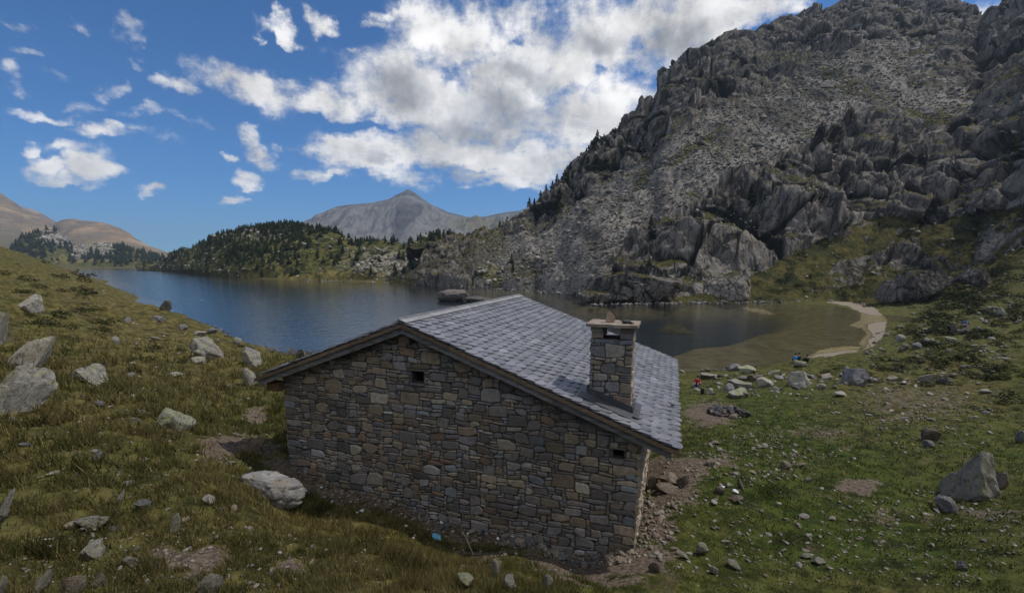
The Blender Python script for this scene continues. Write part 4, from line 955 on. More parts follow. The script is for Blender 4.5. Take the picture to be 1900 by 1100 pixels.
def build_boulders():
    for q, (px, py, w, h, tl, mat, lab, seed) in enumerate(BOULDERS):
        big = w > 55; sub = 5 if big else (4 if w > 24 else 3)
        me = rock_mesh('boulder', seed * 5 + 1, sub, mat, smooth=big, cuts=13 if big else 10, lo=.36, hi=.84, rough=.085 if big else .07)
        place_rock('boulder', me, px, py, w * 1.04 * math.cos(math.atan(ray(px, py)[0])) ** 1.3, h * (1.08 if w < 50 else 1.2), lab, 'boulder', None, 0.0, tl, .8 if w < 100 else .62, .3 if w < 50 else .5)
build_boulders()

def crag(name, px, d, z0, w, h, dep, seed, mat, label, cat='crag', rz=0.0, sub=6):
    V, Fc = rock_verts(seed, sub, cuts=22, lo=.55, hi=.95, rough=.03); V = V * np.array([w / 2, dep / 2, h / 2])
    f1, e1, r1 = voronoi(V + 40, max(w, h) / 7, st=(1.2, 1.2, .6)); V = V + (V / np.linalg.norm(V, axis=1)[:, None]) * (r1[:, 0] * w * .018 - (1 - sstep(e1, 0, .07)) * w * .022 + fbm(V + 9, w / 9, 4, ridged=True) * w * .018)[:, None]
    crack = (1 - sstep(e1, 0, .06)); me = np_mesh(name, V, Fc, True, np.stack([crack * 0, np.clip(.12 + .5 * sstep(V[:, 2] / h, .2, .48) + .3 * fbm(V, w / 5, 3), 0, 1), crack], -1), 'mask')
    me.materials.append(mat); o = bpy.data.objects.new(name, me); COL.objects.link(o); a, _ = ray(px, 540); o.location = (a * d, d, z0 + h * .5 - h * .12); o.rotation_euler = (0, 0, rz - math.atan(a))
    tag(o, label, cat); return o
def build_crags():
    crag('rock_outcrop', 1175, 142, 0, 27, 11.5, 16, 301, M_MOUNT, 'rounded grey cliff outcrop rising straight from the lake', rz=.1)
    crag('rock_outcrop', 1345, 146, 0, 17, 11, 13, 305, M_MOUNT, 'humped grey outcrop on the far shore right of the cliff outcrop')
    crag('rock_outcrop', 1255, 148, 0, 14, 7, 10, 306, M_MOUNT, 'low dark outcrop between the two grey humps on the far shore')
    crag('rock_outcrop', 1110, 142, 0, 13, 4.5, 9, 307, M_MOUNT, 'low mossy rock spit at the left foot of the cliff outcrop')
    crag('rock_outcrop', 1652, 128, 0.6, 8, 9, 7, 308, M_MOUNT, 'dark rounded rock at the meadow edge behind the beach')
    crag('rock_outcrop', 1708, 124, 1.2, 13, 10, 8, 309, M_MOUNT, 'broad split rock outcrop right of the dark rounded rock')
    crag('rock_outcrop', 1800, 118, 6, 7, 6, 6, 310, M_MOUNT, 'dark pointed outcrop high on the right slope')
    x, y, z = pt(845, 556, 146); o = crag('lake_rock', 843, 146, -.2, 11, 4.2, 7, 320, M_BOULDER_DARK, 'dark humped rock islet standing in the lake', 'islet', sub=5)
    o = crag('lake_rock', 886, 143, -.2, 9.5, 2.1, 4, 323, M_BOULDER_DARK, 'low ragged rock chain trailing right of the humped islet', 'islet', sub=5)
    o = crag('rock_outcrop', 716, 46, 2.0, 5.6, 3.6, 3, 326, M_BOULDER_GREY, 'grey shore outcrop showing above the left roof slope by the ridge', sub=5)
    o = crag('rock_outcrop', 676, 45, 1.7, 3.4, 2.6, 3, 327, M_BOULDER_GREY, 'smaller ragged rock left of the shore outcrop behind the roof', sub=5)
build_crags()

# ------------------------------------------------------------------ small stones
def in_hut(x, y, m=0.05):
    u = x * DU[0] + y * DU[1]; v = x * DV[0] + y * DV[1] - D0
    return WU0 - m < u < WU1 + m and WV0 - m < v < WV1 + .4 + m
PROTO = {}
def proto(mat, k):
    if (mat.name, k) not in PROTO: PROTO[(mat.name, k)] = rock_mesh('stone', 900 + k * 13, 2, mat, cuts=9, lo=.3, hi=.75, rough=.09)
    return PROTO[(mat.name, k)]
def stone(x, y, z, size, flat, mat, label, group, rnd, name='stone'):
    o = bpy.data.objects.new(name, proto(mat, rnd.randrange(9))); COL.objects.link(o)
    sx, sy, sz = size * rnd.uniform(.8, 1.25), size * rnd.uniform(.6, 1.0), size * flat * rnd.uniform(.8, 1.2)
    o.scale = (sx / 2, sy / 2, sz / 2); o.rotation_euler = (rnd.uniform(-.35, .35), rnd.uniform(-.35, .35), rnd.uniform(0, 6.28)); o.location = (x, y, z + sz * .22)
    tone = {'pale_stone': 'pale', 'warm_stone': 'brownish', 'granite_grey': 'grey', 'sooty_stone': 'blackened'}[mat.name]; w_ = 'large ' if size * F / y > 16 else ('small ' if size * F / y < 9 else '')
    tag(o, (w_ + tone + ' ' + label), 'stone', group); return o
def scatter_px(cx, cy, rx, ry, n, smin, smax, mats, label, group, seed, flat=.55):
    rnd = random.Random(seed); k = 0; t = 0
    while k < n and t < n * 30:
        t += 1; a = rnd.uniform(0, 6.283); q = math.sqrt(rnd.random()); px, py = cx + rx * q * math.cos(a), cy + ry * q * math.sin(a)
        x, y, z = hit(px, py)
        if z < 0.03 or in_hut(x, y, .12): continue
        s = (smin + (smax - smin) * rnd.random() ** 2.2) * y / F
        stone(x, y, z, s, flat, rnd.choice(mats), label, group, rnd); k += 1
def build_stones():
    P_, W_, C_ = M_STONE, M_STONE_WARM, M_CHAR; gr = M_BOULDER_GREY
    rnd = random.Random(77)
    for k in range(46):
        u = -0.5 - 4.6 * rnd.random() ** 1.5; v = WV0 - .10 - rnd.random() ** 1.3 * .5; x, y, _ = hut(u, v, 0); s = rnd.uniform(.07, .26)
        stone(x, y, float(gz(x, y)), s, .6, rnd.choice([gr, P_, gr, W_]), 'rubble stone heaped along the foot of the gable wall', 'rubble stones along the gable wall foot', rnd)
    scatter_px(1225, 960, 42, 85, 30, 9, 24, [W_, W_, P_], 'stone in the bare earth beside the right wall of the hut', 'stones in the earth beside the hut', 1)
    scatter_px(1400, 985, 210, 90, 40, 8, 22, [P_, P_, W_], 'stone scattered in the green grass right of the hut', 'pale stones in the lower meadow', 2)
    scatter_px(1470, 716, 190, 22, 30, 9, 26, [P_, P_, gr, W_], 'stone in the rock line between the meadow and the lake', 'stones of the rock line by the lake', 3)
    scatter_px(1720, 745, 130, 50, 38, 6, 16, [P_, P_, W_], 'stone on the dry slope beyond the meadow', 'stones strewn over the dry slope', 4)
    scatter_px(1390, 850, 115, 36, 32, 7, 20, [P_, W_, P_], 'stone in the stony hollow behind the hut between grass patches', 'stones in the stony hollow', 5)
    scatter_px(1740, 1000, 150, 80, 16, 7, 18, [P_, gr], 'stone in the grass around the foot of the big grey boulder', 'stones near the big grey boulder', 6)
    scatter_px(210, 800, 190, 110, 20, 9, 26, [P_, gr], 'stone in the olive turf of the left bank', 'stones in the turf of the left bank', 7)
    scatter_px(340, 1010, 230, 80, 28, 10, 36, [P_, gr, W_], 'stone half sunk in rough grass at the lower left', 'stones in the rough grass at the lower left', 8)
    x0, y0, z0 = hit(1352, 772); rnd = random.Random(9)
    for k in range(46):
        a = rnd.uniform(0, 6.283); q = math.sqrt(rnd.random()); x, y = x0 + .2 + .92 * q * math.cos(a), y0 + .35 + 1.2 * q * math.sin(a); s = rnd.uniform(.2, .42)
        stone(x, y, float(gz(x, y)) + .26 * (1 - q) + rnd.uniform(0, .1), s, .8, rnd.choice([C_, C_, C_, gr, W_]), 'stone heaped in the round fire pit on the meadow', 'stones heaped in the fire pit', rnd)
build_stones()

def merged_rocks(name, pts, sizes, mat, seed, flat=.6, cols=None, sub=1):
    r = np.random.RandomState(seed); protos = [rock_verts(500 + k, sub, cuts=7, lo=.35, hi=.8, rough=.1) for k in range(8)]
    Vs, Fs, b = [], [], 0; nV = len(protos[0][0]); n = len(pts)
    for k in range(8):
        idx = np.arange(k, n, 8); m = len(idx)
        if not m: continue
        V, Fc = protos[k]; a = r.uniform(0, 6.283, m); sc_ = np.stack([sizes[idx] * r.uniform(.7, 1.3, m) / 2, sizes[idx] * r.uniform(.6, 1.0, m) / 2, sizes[idx] * flat * r.uniform(.6, 1.2, m) / 2], -1)
        W = V[None] * sc_[:, None]; c, s_ = np.cos(a)[:, None], np.sin(a)[:, None]; ti = r.uniform(-.5, .5, (m, 1))
        x, y, z = W[..., 0], W[..., 1], W[..., 2]; x, z = x * np.cos(ti) - z * np.sin(ti), x * np.sin(ti) + z * np.cos(ti)
        W = np.stack([x * c - y * s_, x * s_ + y * c, z], -1) + pts[idx][:, None]
        Vs.append(W.reshape(-1, 3)); Fs.append((Fc[None] + (np.arange(m) * nV)[:, None, None]).reshape(-1, 3) + b); b += m * nV
    me = np_mesh(name, np.concatenate(Vs), np.concatenate(Fs), False); return link(name, me, mat)
def gravel_material(name, c1, c2, sc_=3.0):
    m, g, b = material(name, .92, .2); geo = g.new('ShaderNodeNewGeometry'); ri = geo.outputs['Random Per Island']
    c = g.mix(ri, c1, c2); c = g.mix(g.ramp(g.noise(geo.outputs['Position'], sc_, 5, .7), .45, .65, 0, .5), c, tuple(v * .4 for v in c1)); g.l.new(c, b.inputs['Base Color']); return m
def build_gravel():
    r = np.random.RandomState(4); P_, S_ = [], []
    def zone(cx, cy, rx, ry, n, lo, hi):
        a = r.uniform(0, 6.283, n); q = np.sqrt(r.uniform(0, 1, n))
        for t in range(n):
            x, y, z = hit(cx + rx * q[t] * math.cos(a[t]), cy + ry * q[t] * math.sin(a[t]))
            if z < .02 or in_hut(x, y): continue
            P_.append((x, y, z)); S_.append((lo + (hi - lo) * r.rand() ** 3) * y / F)
    zone(1235, 900, 65, 60, 260, 3, 10); zone(1200, 980, 40, 55, 200, 4, 12); zone(1470, 716, 200, 26, 240, 3, 12); zone(1720, 745, 150, 60, 420, 2, 8)
    zone(1400, 850, 130, 45, 420, 2, 10); zone(1400, 985, 260, 110, 420, 3, 12); zone(1740, 1000, 180, 90, 380, 3, 11); zone(250, 800, 260, 130, 420, 3, 11); zone(340, 1040, 330, 70, 420, 4, 15)
    zone(860, 1030, 330, 45, 160, 3, 12); zone(1750, 650, 170, 50, 360, 3, 13); zone(1800, 560, 130, 60, 300, 3, 12); zone(330, 610, 120, 50, 140, 2, 8); zone(1600, 800, 250, 60, 320, 3, 9); zone(100, 560, 120, 60, 120, 2, 7)
    for k in range(420):
        u = -9.6 + 9.2 * r.rand() ** .7; v = WV0 - .05 - r.rand() ** 1.4 * .6; x, y, _ = hut(u, v, 0); P_.append((x, y, float(gz(x, y)))); S_.append(r.uniform(.025, .11))
    S2 = np.array(S_); Pn = np.array(P_); Pn[:, 2] += S2 * .12
    tag(merged_rocks('gravel', Pn, S2, gravel_material('loose_gravel', (.12, .105, .088), (.34, .31, .27), 20), 3), kind='stuff')
    # shore rocks all round the bay
    P_, S_ = [], []
    for (xa, ya, xb, yb, n, hi) in [(1090,566,1560,558,240,14),(820,528,1085,548,160,8),(560,519,820,528,120,6),(320,503,560,519,90,6),(1250,692,1420,684,70,10),(300,575,530,655,40,8)]:
        for k in range(n):
            t = r.rand(); a, b = ray(xa + (xb - xa) * t, ya + (yb - ya) * t + r.normal(0, 1.2)); d = -CZ / b
            P_.append((a * d, d, r.uniform(-.1, .25))); S_.append((2 + hi * r.rand() ** 2.5) * d / F)
    tag(merged_rocks('shore_rubble', np.array(P_), np.array(S_), gravel_material('shore_rock', (.08, .078, .072), (.30, .28, .25), 2), 5), kind='stuff')
build_gravel()

def sample_relief(rel, n, cond, seed, wt=None):
    r = np.random.RandomState(seed); P = rel.P; du = np.linalg.norm(np.diff(P, axis=1)[:-1], axis=-1); dv = np.linalg.norm(np.diff(P, axis=0)[:, :-1], axis=-1)
    w = (du * dv) * cond[:-1, :-1] * (P[:-1, :-1, 2] > 0.3); 
    if wt is not None: w = w * wt[:-1, :-1]
    w = w.ravel() / w.sum(); k = r.choice(len(w), n, p=w); i, j = np.divmod(k, P.shape[1] - 1); a, b = r.rand(n, 1), r.rand(n, 1)
    return (P[i, j] * (1 - a) + P[i + 1, j] * a) * (1 - b) + (P[i, j + 1] * (1 - a) + P[i + 1, j + 1] * a) * b
def build_scree():
    r = np.random.RandomState(8); M = MOUNT.M; vis = (MOUNT.PX < 2050) & (MOUNT.PY > -80); ok = vis & (np.arange(M.shape[0]) < 5 + MOUNT.nv)[:, None]
    dist = np.maximum(MOUNT.P[..., 1], 100)
    pts = sample_relief(MOUNT, 30000, ((M[..., 0] > .5) & ok), 1, (200 / dist) ** 1.2); n = len(pts)
    s = np.clip(np.exp(r.normal(-.62, .60, n)), .3, 4.5) * (.7 + pts[:, 1] / 600); pts[:, 2] += s * .15
    tag(merged_rocks('scree', pts, s, gravel_material('scree_block', (.10, .094, .085), (.35, .323, .284), .6), 6, .6), kind='stuff')
    pts = sample_relief(MOUNT, 2600, ((M[..., 0] < .5) & (M[..., 1] > .35) & ok), 2, (200 / dist) ** 1.2); n = len(pts)
    s = np.clip(np.exp(r.normal(-.3, .55, n)), .4, 4); pts[:, 2] += s * .15
    pt2 = sample_relief(HILL, 1500, np.ones(HILL.PX.shape) * (np.arange(HILL.P.shape[0]) < 5 + HILL.nv)[:, None], 3); s2 = np.clip(np.exp(r.normal(.35, .6, len(pt2))), .6, 7); pt2[:, 2] += s2 * .2
    cond = (ell(HILL.PX, HILL.PY, 860, 500, 190, 32, .3) > .3); pt3 = sample_relief(HILL, 3000, cond, 5); s3 = np.clip(np.exp(r.normal(.3, .5, len(pt3))), .6, 6); pt3[:, 2] += s3 * .2
    pt4 = sample_relief(KNOLL, 700, KNOLL.M[..., 0] > .3, 4); s4 = np.exp(r.normal(2.0, .4, len(pt4)))
    tag(merged_rocks('hillside_rocks', np.concatenate([pts, pt2, pt3, pt4]), np.concatenate([s, s2, s3, s4]), gravel_material('hillside_rock', (.15, .14, .125), (.44, .41, .35), .4), 7, .7), kind='stuff')
build_scree()

# ------------------------------------------------------------------ conifers
def foliage(name, c1, c2):
    m, g, b = material(name, .95, .1); geo = g.new('ShaderNodeNewGeometry'); oi = g.new('ShaderNodeObjectInfo')
    c = g.mix(geo.outputs['Random Per Island'], c1, c2); c = g.mix(g.math('MULTIPLY', oi.outputs['Random'], .4), c, tuple(v * .5 for v in c1)); g.l.new(c, b.inputs['Base Color']); return m
M_PINE = foliage('pine_needles', (.018, .032, .012), (.066, .086, .032)); M_BARK = plain('pine_bark', (.05, .04, .03), (.11, .085, .065), 8)
def crown(seed, n=170, lean=.0, fat=.3):
    r = np.random.RandomState(seed); V = []
    for k in range(n):
        z = .10 + .90 * (k + r.rand()) / n; rad = fat * (1 - z) ** .75 * (1 + .35 * math.sin(k * .9) + r.uniform(-.3, .25)) + .02; a = r.uniform(0, 6.283)
        p0 = np.array([0, 0, z + .02]) + np.array([math.cos(a), math.sin(a), 0]) * rad * r.uniform(0, .35); p1 = np.array([math.cos(a) * rad, math.sin(a) * rad, z - rad * r.uniform(.1, .55)])
        sd_ = np.array([-math.sin(a), math.cos(a), r.uniform(-.4, .4)]) * (.045 + rad * .22) * r.uniform(.6, 1.3)
        lx = lean * z; V += [p0 + [lx, 0, 0], p1 + sd_ + [lx, 0, 0], p1 - sd_ + [lx, 0, -.01]]
    return np.array(V), np.arange(len(V)).reshape(-1, 3)
CROWNS = [crown(60 + k, 170, random.Random(k).uniform(-.06, .06), .22 + .05 * (k % 3)) for k in range(6)]
def pine_label(lab, p_):
    px, py = proj(*p_)
    if 'wooded hill' in lab:
        where = 'left shoulder' if px < 400 else 'left half of the summit' if px < 480 else 'right half of the summit' if px < 570 else 'right shoulder' if px < 680 else 'low saddle below the far peak' if px < 770 else 'knob beside the saddle' if px < 890 else 'right end by the scree'
        pos = 'on the skyline of' if py < 447 else ('near the water under' if py > 492 else 'among rocks below')
        return 'dark pine %s the %s across the lake' % (pos, where)
    if 'knoll' in lab: return lab + (', left hump' if px < 130 else ', right hump')
    if 'ledge' in lab: return lab + (' above the lake cliffs' if py > 380 else ' below the ridge' if px < 1250 else ' high on the right')
    return lab + (', lower part' if py > 320 else ', upper part')
def build_trees():
    r = np.random.RandomState(12); crowns = [np_mesh('crown', *c) for c in CROWNS]
    for c in crowns: c.materials.append(M_PINE)
    mb = MB(); V = []; 
    for z, q in ((-.04, .022), (.5, .014), (.93, .004)): V += [(q * math.cos(t * 1.047), q * math.sin(t * 1.047), z) for t in range(6)]
    mb.add(V, [(l * 6 + t, l * 6 + (t + 1) % 6, l * 6 + 6 + (t + 1) % 6, l * 6 + 6 + t) for l in range(2) for t in range(6)]); tm = mesh_py('trunk', mb.V, mb.F); tm.materials.append(M_BARK)
    rows = lambda R_: (np.arange(R_.P.shape[0]) < 5 + R_.nv)[:, None] & (np.arange(R_.P.shape[0]) > 8)[:, None]
    hw = ell(HILL.PX, HILL.PY, 470, 450, 200, 40, .5) + .7 * ell(HILL.PX, HILL.PY, 835, 445, 55, 13, .4) + .18 + .6 * ell(HILL.PX, HILL.PY, 660, 452, 40, 8, .4)
    hw = hw * (.25 + sstep(fbm(HILL.P, 45, 3, off=4), -.25, .3)) * (1 - .9 * ell(HILL.PX, HILL.PY, 700, 462, 60, 8, .3)); hw = hw * (1 + 1.6 * sstep(-HILL.PY, -440, -425))
    top = np.zeros(HILL.PX.shape); top[HILL.nv - 14:HILL.nv + 8] = 1
    A = sample_relief(HILL, 1000, rows(HILL) * np.ones(HILL.PX.shape), 1, hw); A2 = sample_relief(HILL, 240, top, 2, (HILL.PX < 700) + .9 * ell(HILL.PX, HILL.PY, 835, 445, 60, 20, .4) + .12)
    A = np.concatenate([A, A2]); 
    kw = ell(KNOLL.PX, KNOLL.PY, 80, 455, 60, 30, .4) + ell(KNOLL.PX, KNOLL.PY, 230, 478, 80, 22, .4) + .2
    B = sample_relief(KNOLL, 420, rows(KNOLL) * (KNOLL.M[..., 0] < .7), 3, kw)
    M = MOUNT.M; cl = np.zeros(MOUNT.PX.shape); cl[MOUNT.nv - 16:MOUNT.nv + 8] = 1
    Cc = sample_relief(MOUNT, 110, cl * (MOUNT.PX > 880) * (MOUNT.PX < 1215), 4)
    D = sample_relief(MOUNT, 190, rows(MOUNT) * ((M[..., 0] < .5)), 5, 2.2 * ell(MOUNT.PX, MOUNT.PY, 1110, 350, 110, 90, .4) * (M[..., 0] < .5) + .7 * ell(MOUNT.PX, MOUNT.PY, 1240, 410, 60, 30, .5) + .03 * (MOUNT.PX < 1900) * (MOUNT.PY > 100) + 1.2 * ell(MOUNT.PX, MOUNT.PY, 950, 440, 60, 22, .5))
    T_ = []
    for P_, (lo, hi), lab, gp in ((A, (3.2, 7.2), 'dark mountain pine on the wooded hill across the lake', 'pines on the wooded hill across the lake'),
                                (B, (9, 17), 'dark pine on the low knoll at the far left end of the lake', 'pines on the knoll at the far end of the lake'),
                                (Cc, (4, 8.5), 'dark pine standing against the sky on the lower mountain ridge', 'pines on the skyline of the lower mountain ridge'),
                                (D, (3, 7.5), 'dark pine clinging to a ledge of the rocky mountainside', 'pines scattered over the mountainside')):
        for p_ in P_:
            h = lo + (hi - lo) * r.rand() ** 1.3; px, py = proj(p_[0], p_[1], p_[2])
            T_.append((h / p_[1] * (1 if 0 < px < 1900 and py > 0 else .01), h, p_, lab, gp))
    T_.sort(key=lambda q: -q[0]); pr = {}
    for k, (s_, h, p_, lab, gp) in enumerate(T_[:300]):
        v = k % 6; o = bpy.data.objects.new('pine_tree', None); COL.objects.link(o); o.location = (p_[0], p_[1], p_[2] - .03 * h); o.rotation_euler = (0, 0, r.uniform(0, 6.28)); o.scale = (h, h, h)
        tag(o, pine_label(lab, p_), 'pine tree', gp)
        for nm, me in (('crown', crowns[v]), ('trunk', tm)):
            c = bpy.data.objects.new(nm, me); COL.objects.link(c); c.parent = o
    rest = T_[300:]; Vs, Fs, b = [], [], 0
    for k, (s_, h, p_, lab, gp) in enumerate(rest):
        V, Fc = CROWNS[k % 6]; a = r.uniform(0, 6.283); R2 = np.array([[math.cos(a), -math.sin(a), 0], [math.sin(a), math.cos(a), 0], [0, 0, 1]])
        Vs.append(V @ R2.T * h + p_ - [0, 0, .03 * h]); Fs.append(Fc + b); b += len(V)
    tag(link('distant_pines', np_mesh('distant_pines', np.concatenate(Vs), np.concatenate(Fs)), M_PINE), kind='stuff')
build_trees()

# ------------------------------------------------------------------ shrubs: low dark mats of juniper and rhododendron
M_SHRUB = foliage('shrub_leaves', (.014, .020, .008), (.050, .060, .022))
def bush_arrays(seed, n):
    r = np.random.RandomState(seed); d = r.randn(n, 3); d /= np.linalg.norm(d, axis=1)[:, None]; d[:, 2] = np.abs(d[:, 2]); rad = r.uniform(.72, 1.05, (n, 1)) * (1 + .3 * fbm(d * 1.0 + seed, .7, 2))[:, None]; c = d * rad
    e1 = np.cross(d, r.randn(n, 3)); e1 /= np.linalg.norm(e1, axis=1)[:, None]; e2 = np.cross(d, e1) + d * r.uniform(-.8, .8, (n, 1)); s_ = r.uniform(.6, 1.3, (n, 1)) * 1.35 / math.sqrt(n)
    V = np.stack([c + e1 * s_, c - e1 * s_ * .8 + e2 * s_ * .5, c - e2 * s_ + d * s_ * .6], 1).reshape(-1, 3); return V, np.arange(3 * n).reshape(-1, 3)
def build_shrubs():
    r = np.random.RandomState(31); B = [bush_arrays(k, 150) for k in range(5)]; Vs, Fs, b = [], [], 0
    def put(x, y, z, w, h, k):
        nonlocal b
        V, Fc = B[k % 5]; a = r.uniform(0, 6.283); W = V * [w * r.uniform(.7, 1.3), w * r.uniform(.7, 1.2), h]; c, s_ = math.cos(a), math.sin(a)
        Vs.append(np.stack([W[:, 0] * c - W[:, 1] * s_, W[:, 0] * s_ + W[:, 1] * c, W[:, 2]], -1) + [x, y, z - .1 * h]); Fs.append(Fc + b); b += len(V)
    for (cx, cy, rx, ry, n, lo, hi) in [(1800,600,130,70,190,8,26),(1750,690,170,30,60,8,26),(1700,555,130,22,60,8,20),(1850,500,60,30,40,8,22),(1560,690,120,14,14,8,18),(1850,760,50,30,8,12,30),(1640,560,70,12,12,8,16),(110,520,110,40,26,10,26),(300,660,90,16,14,10,26),(150,600,120,30,20,10,24),(420,650,50,16,8,8,18)]:
        for k in range(n):
            a = r.uniform(0, 6.283); q = math.sqrt(r.rand()); x, y, z = hit(cx + rx * q * math.cos(a), cy + ry * q * math.sin(a)); w = (lo + (hi - lo) * r.rand() ** 2) * y / F * .85
            if z > .15: put(x, y, z, w, w * .6, k)
    M = MOUNT.M; ok = (MOUNT.PX < 2000) & (np.arange(M.shape[0]) < 5 + MOUNT.nv)[:, None] & (M[..., 0] < .5)
    w8 = ell(MOUNT.PX, MOUNT.PY, 1500, 520, 200, 45, .5) + ell(MOUNT.PX, MOUNT.PY, 1780, 480, 150, 90, .5) + .06
    for k, p_ in enumerate(sample_relief(MOUNT, 900, ok & (M[..., 1] > .3), 9, w8)): w = r.uniform(.7, 2.3); put(*p_, w, w * .55, k)
    for k, p_ in enumerate(sample_relief(HILL, 700, np.ones(HILL.PX.shape), 10)): w = r.uniform(1.0, 3.2); put(*p_, w, w * .6, k)
    tag(link('dwarf_shrubs', np_mesh('dwarf_shrubs', np.concatenate(Vs), np.concatenate(Fs)), M_SHRUB), kind='stuff')
    x, y, z = hit(1447, 926); V, Fc = bush_arrays(77, 700); V = V * [.40, .33, .30]
    o = link('juniper_bush', np_mesh('juniper_bush', V, Fc), M_SHRUB); o.location = (x, y + .2, z - .02); tag(o, 'dark green juniper bush with stones in it in the meadow right of the hut', 'bush')
build_shrubs()

# ------------------------------------------------------------------ grass
def build_grass():
    m, g, b = material('grass_blade', .9, .1); c = g.attr('col'); g.l.new(c, b.inputs['Base Color'])
    tl = g.new('ShaderNodeBsdfTranslucent'); g.l.new(c, tl.inputs['Color']); mx = g.new('ShaderNodeMixShader'); mx.inputs[0].default_value = .5
    g.l.new(b.outputs[0], mx.inputs[1]); g.l.new(tl.outputs[0], mx.inputs[2]); g.l.new(mx.outputs[0], g.n['Material Output'].inputs['Surface'])
    r = np.random.RandomState(2); N = 330000
    az = r.uniform(-.93, .93, N); R = np.exp(r.uniform(math.log(4.6), math.log(34), N)); x, y = R * np.sin(az), R * np.cos(az); z = gz(x, y)
    cl3 = fbm(np.stack([x, y, z * 0], -1), 1.0, 3, off=47); cl = fbm(np.stack([x, y, z * 0], -1), .55, 3, off=7); cl2 = fbm(np.stack([x, y, z * 0], -1), 2.4, 3, off=17)
    dirt = gmask(x, y, 0); u = x * DU[0] + y * DU[1]; v = x * DV[0] + y * DV[1] - D0
    rough = sstep(-(x - .15 * y) , -1.6, 1.2)                       # the left bank has long tussocks, the right meadow is grazed short
    keep = (z > .1) & (dirt < .35 + .3 * r.rand(N)) & ~((u > WU0 - .03) & (u < WU1 + .03) & (v > WV0 - .05) & (v < WV1 + .5)) & (r.rand(N) < (.12 + .88 * sstep(cl, -.2, .25)) * (.45 + .55 * rough) * (1 - .85 * sstep(R, 16, 34)))
    x, y, z, cl, cl2, cl3, rough, R, u, v = [q[keep] for q in (x, y, z, cl, cl2, cl3, rough, R, u, v)]; n = len(x)
    h = (.035 + .035 * r.rand(n) + rough * (.035 + .11 * np.clip(cl + .25, 0, 1) + .08 * sstep(cl3, .05, .4)) * r.uniform(.5, 1.3, n)) * np.clip(R / 9, 1, 1.9); h *= np.where((v > -1.2) & (v < .4) & (u > -10) & (u < 0), .5, 1)
    w = (.006 + .004 * r.rand(n)) * np.clip(R / 7, 1, 4); a = r.uniform(0, 6.283, n); le = h * r.uniform(.2, .9, n); b_ = r.uniform(0, 6.283, n)
    dx, dy = np.cos(a) * w, np.sin(a) * w
    V = np.stack([np.stack([x - dx, y - dy, z - .01], -1), np.stack([x + dx, y + dy, z - .01], -1), np.stack([x + np.cos(b_) * le, y + np.sin(b_) * le, z + h], -1)], 1)
    st = np.clip(.26 + .5 * gmask(x, y, 2) + .9 * cl2 + .28 * r.randn(n), 0, 1) * (.5 + .5 * rough); st = st[:, None]
    gc = np.array([.050, .074, .014]) * (1 - st) + np.array([.26, .21, .085]) * st; gc *= r.uniform(.55, 1.4, (n, 1)); gc *= (1 - .5 * sstep(cl3, .05, .4) * rough)[:, None]; gc = np.where(r.rand(n, 1) < .05, np.array([.26, .21, .10]), gc)
    cc = np.repeat(gc, 3, 0)
    tag(link('grass', np_mesh('grass', V.reshape(-1, 3), np.arange(3 * n).reshape(-1, 3), False, cc), m), kind='stuff')
build_grass()

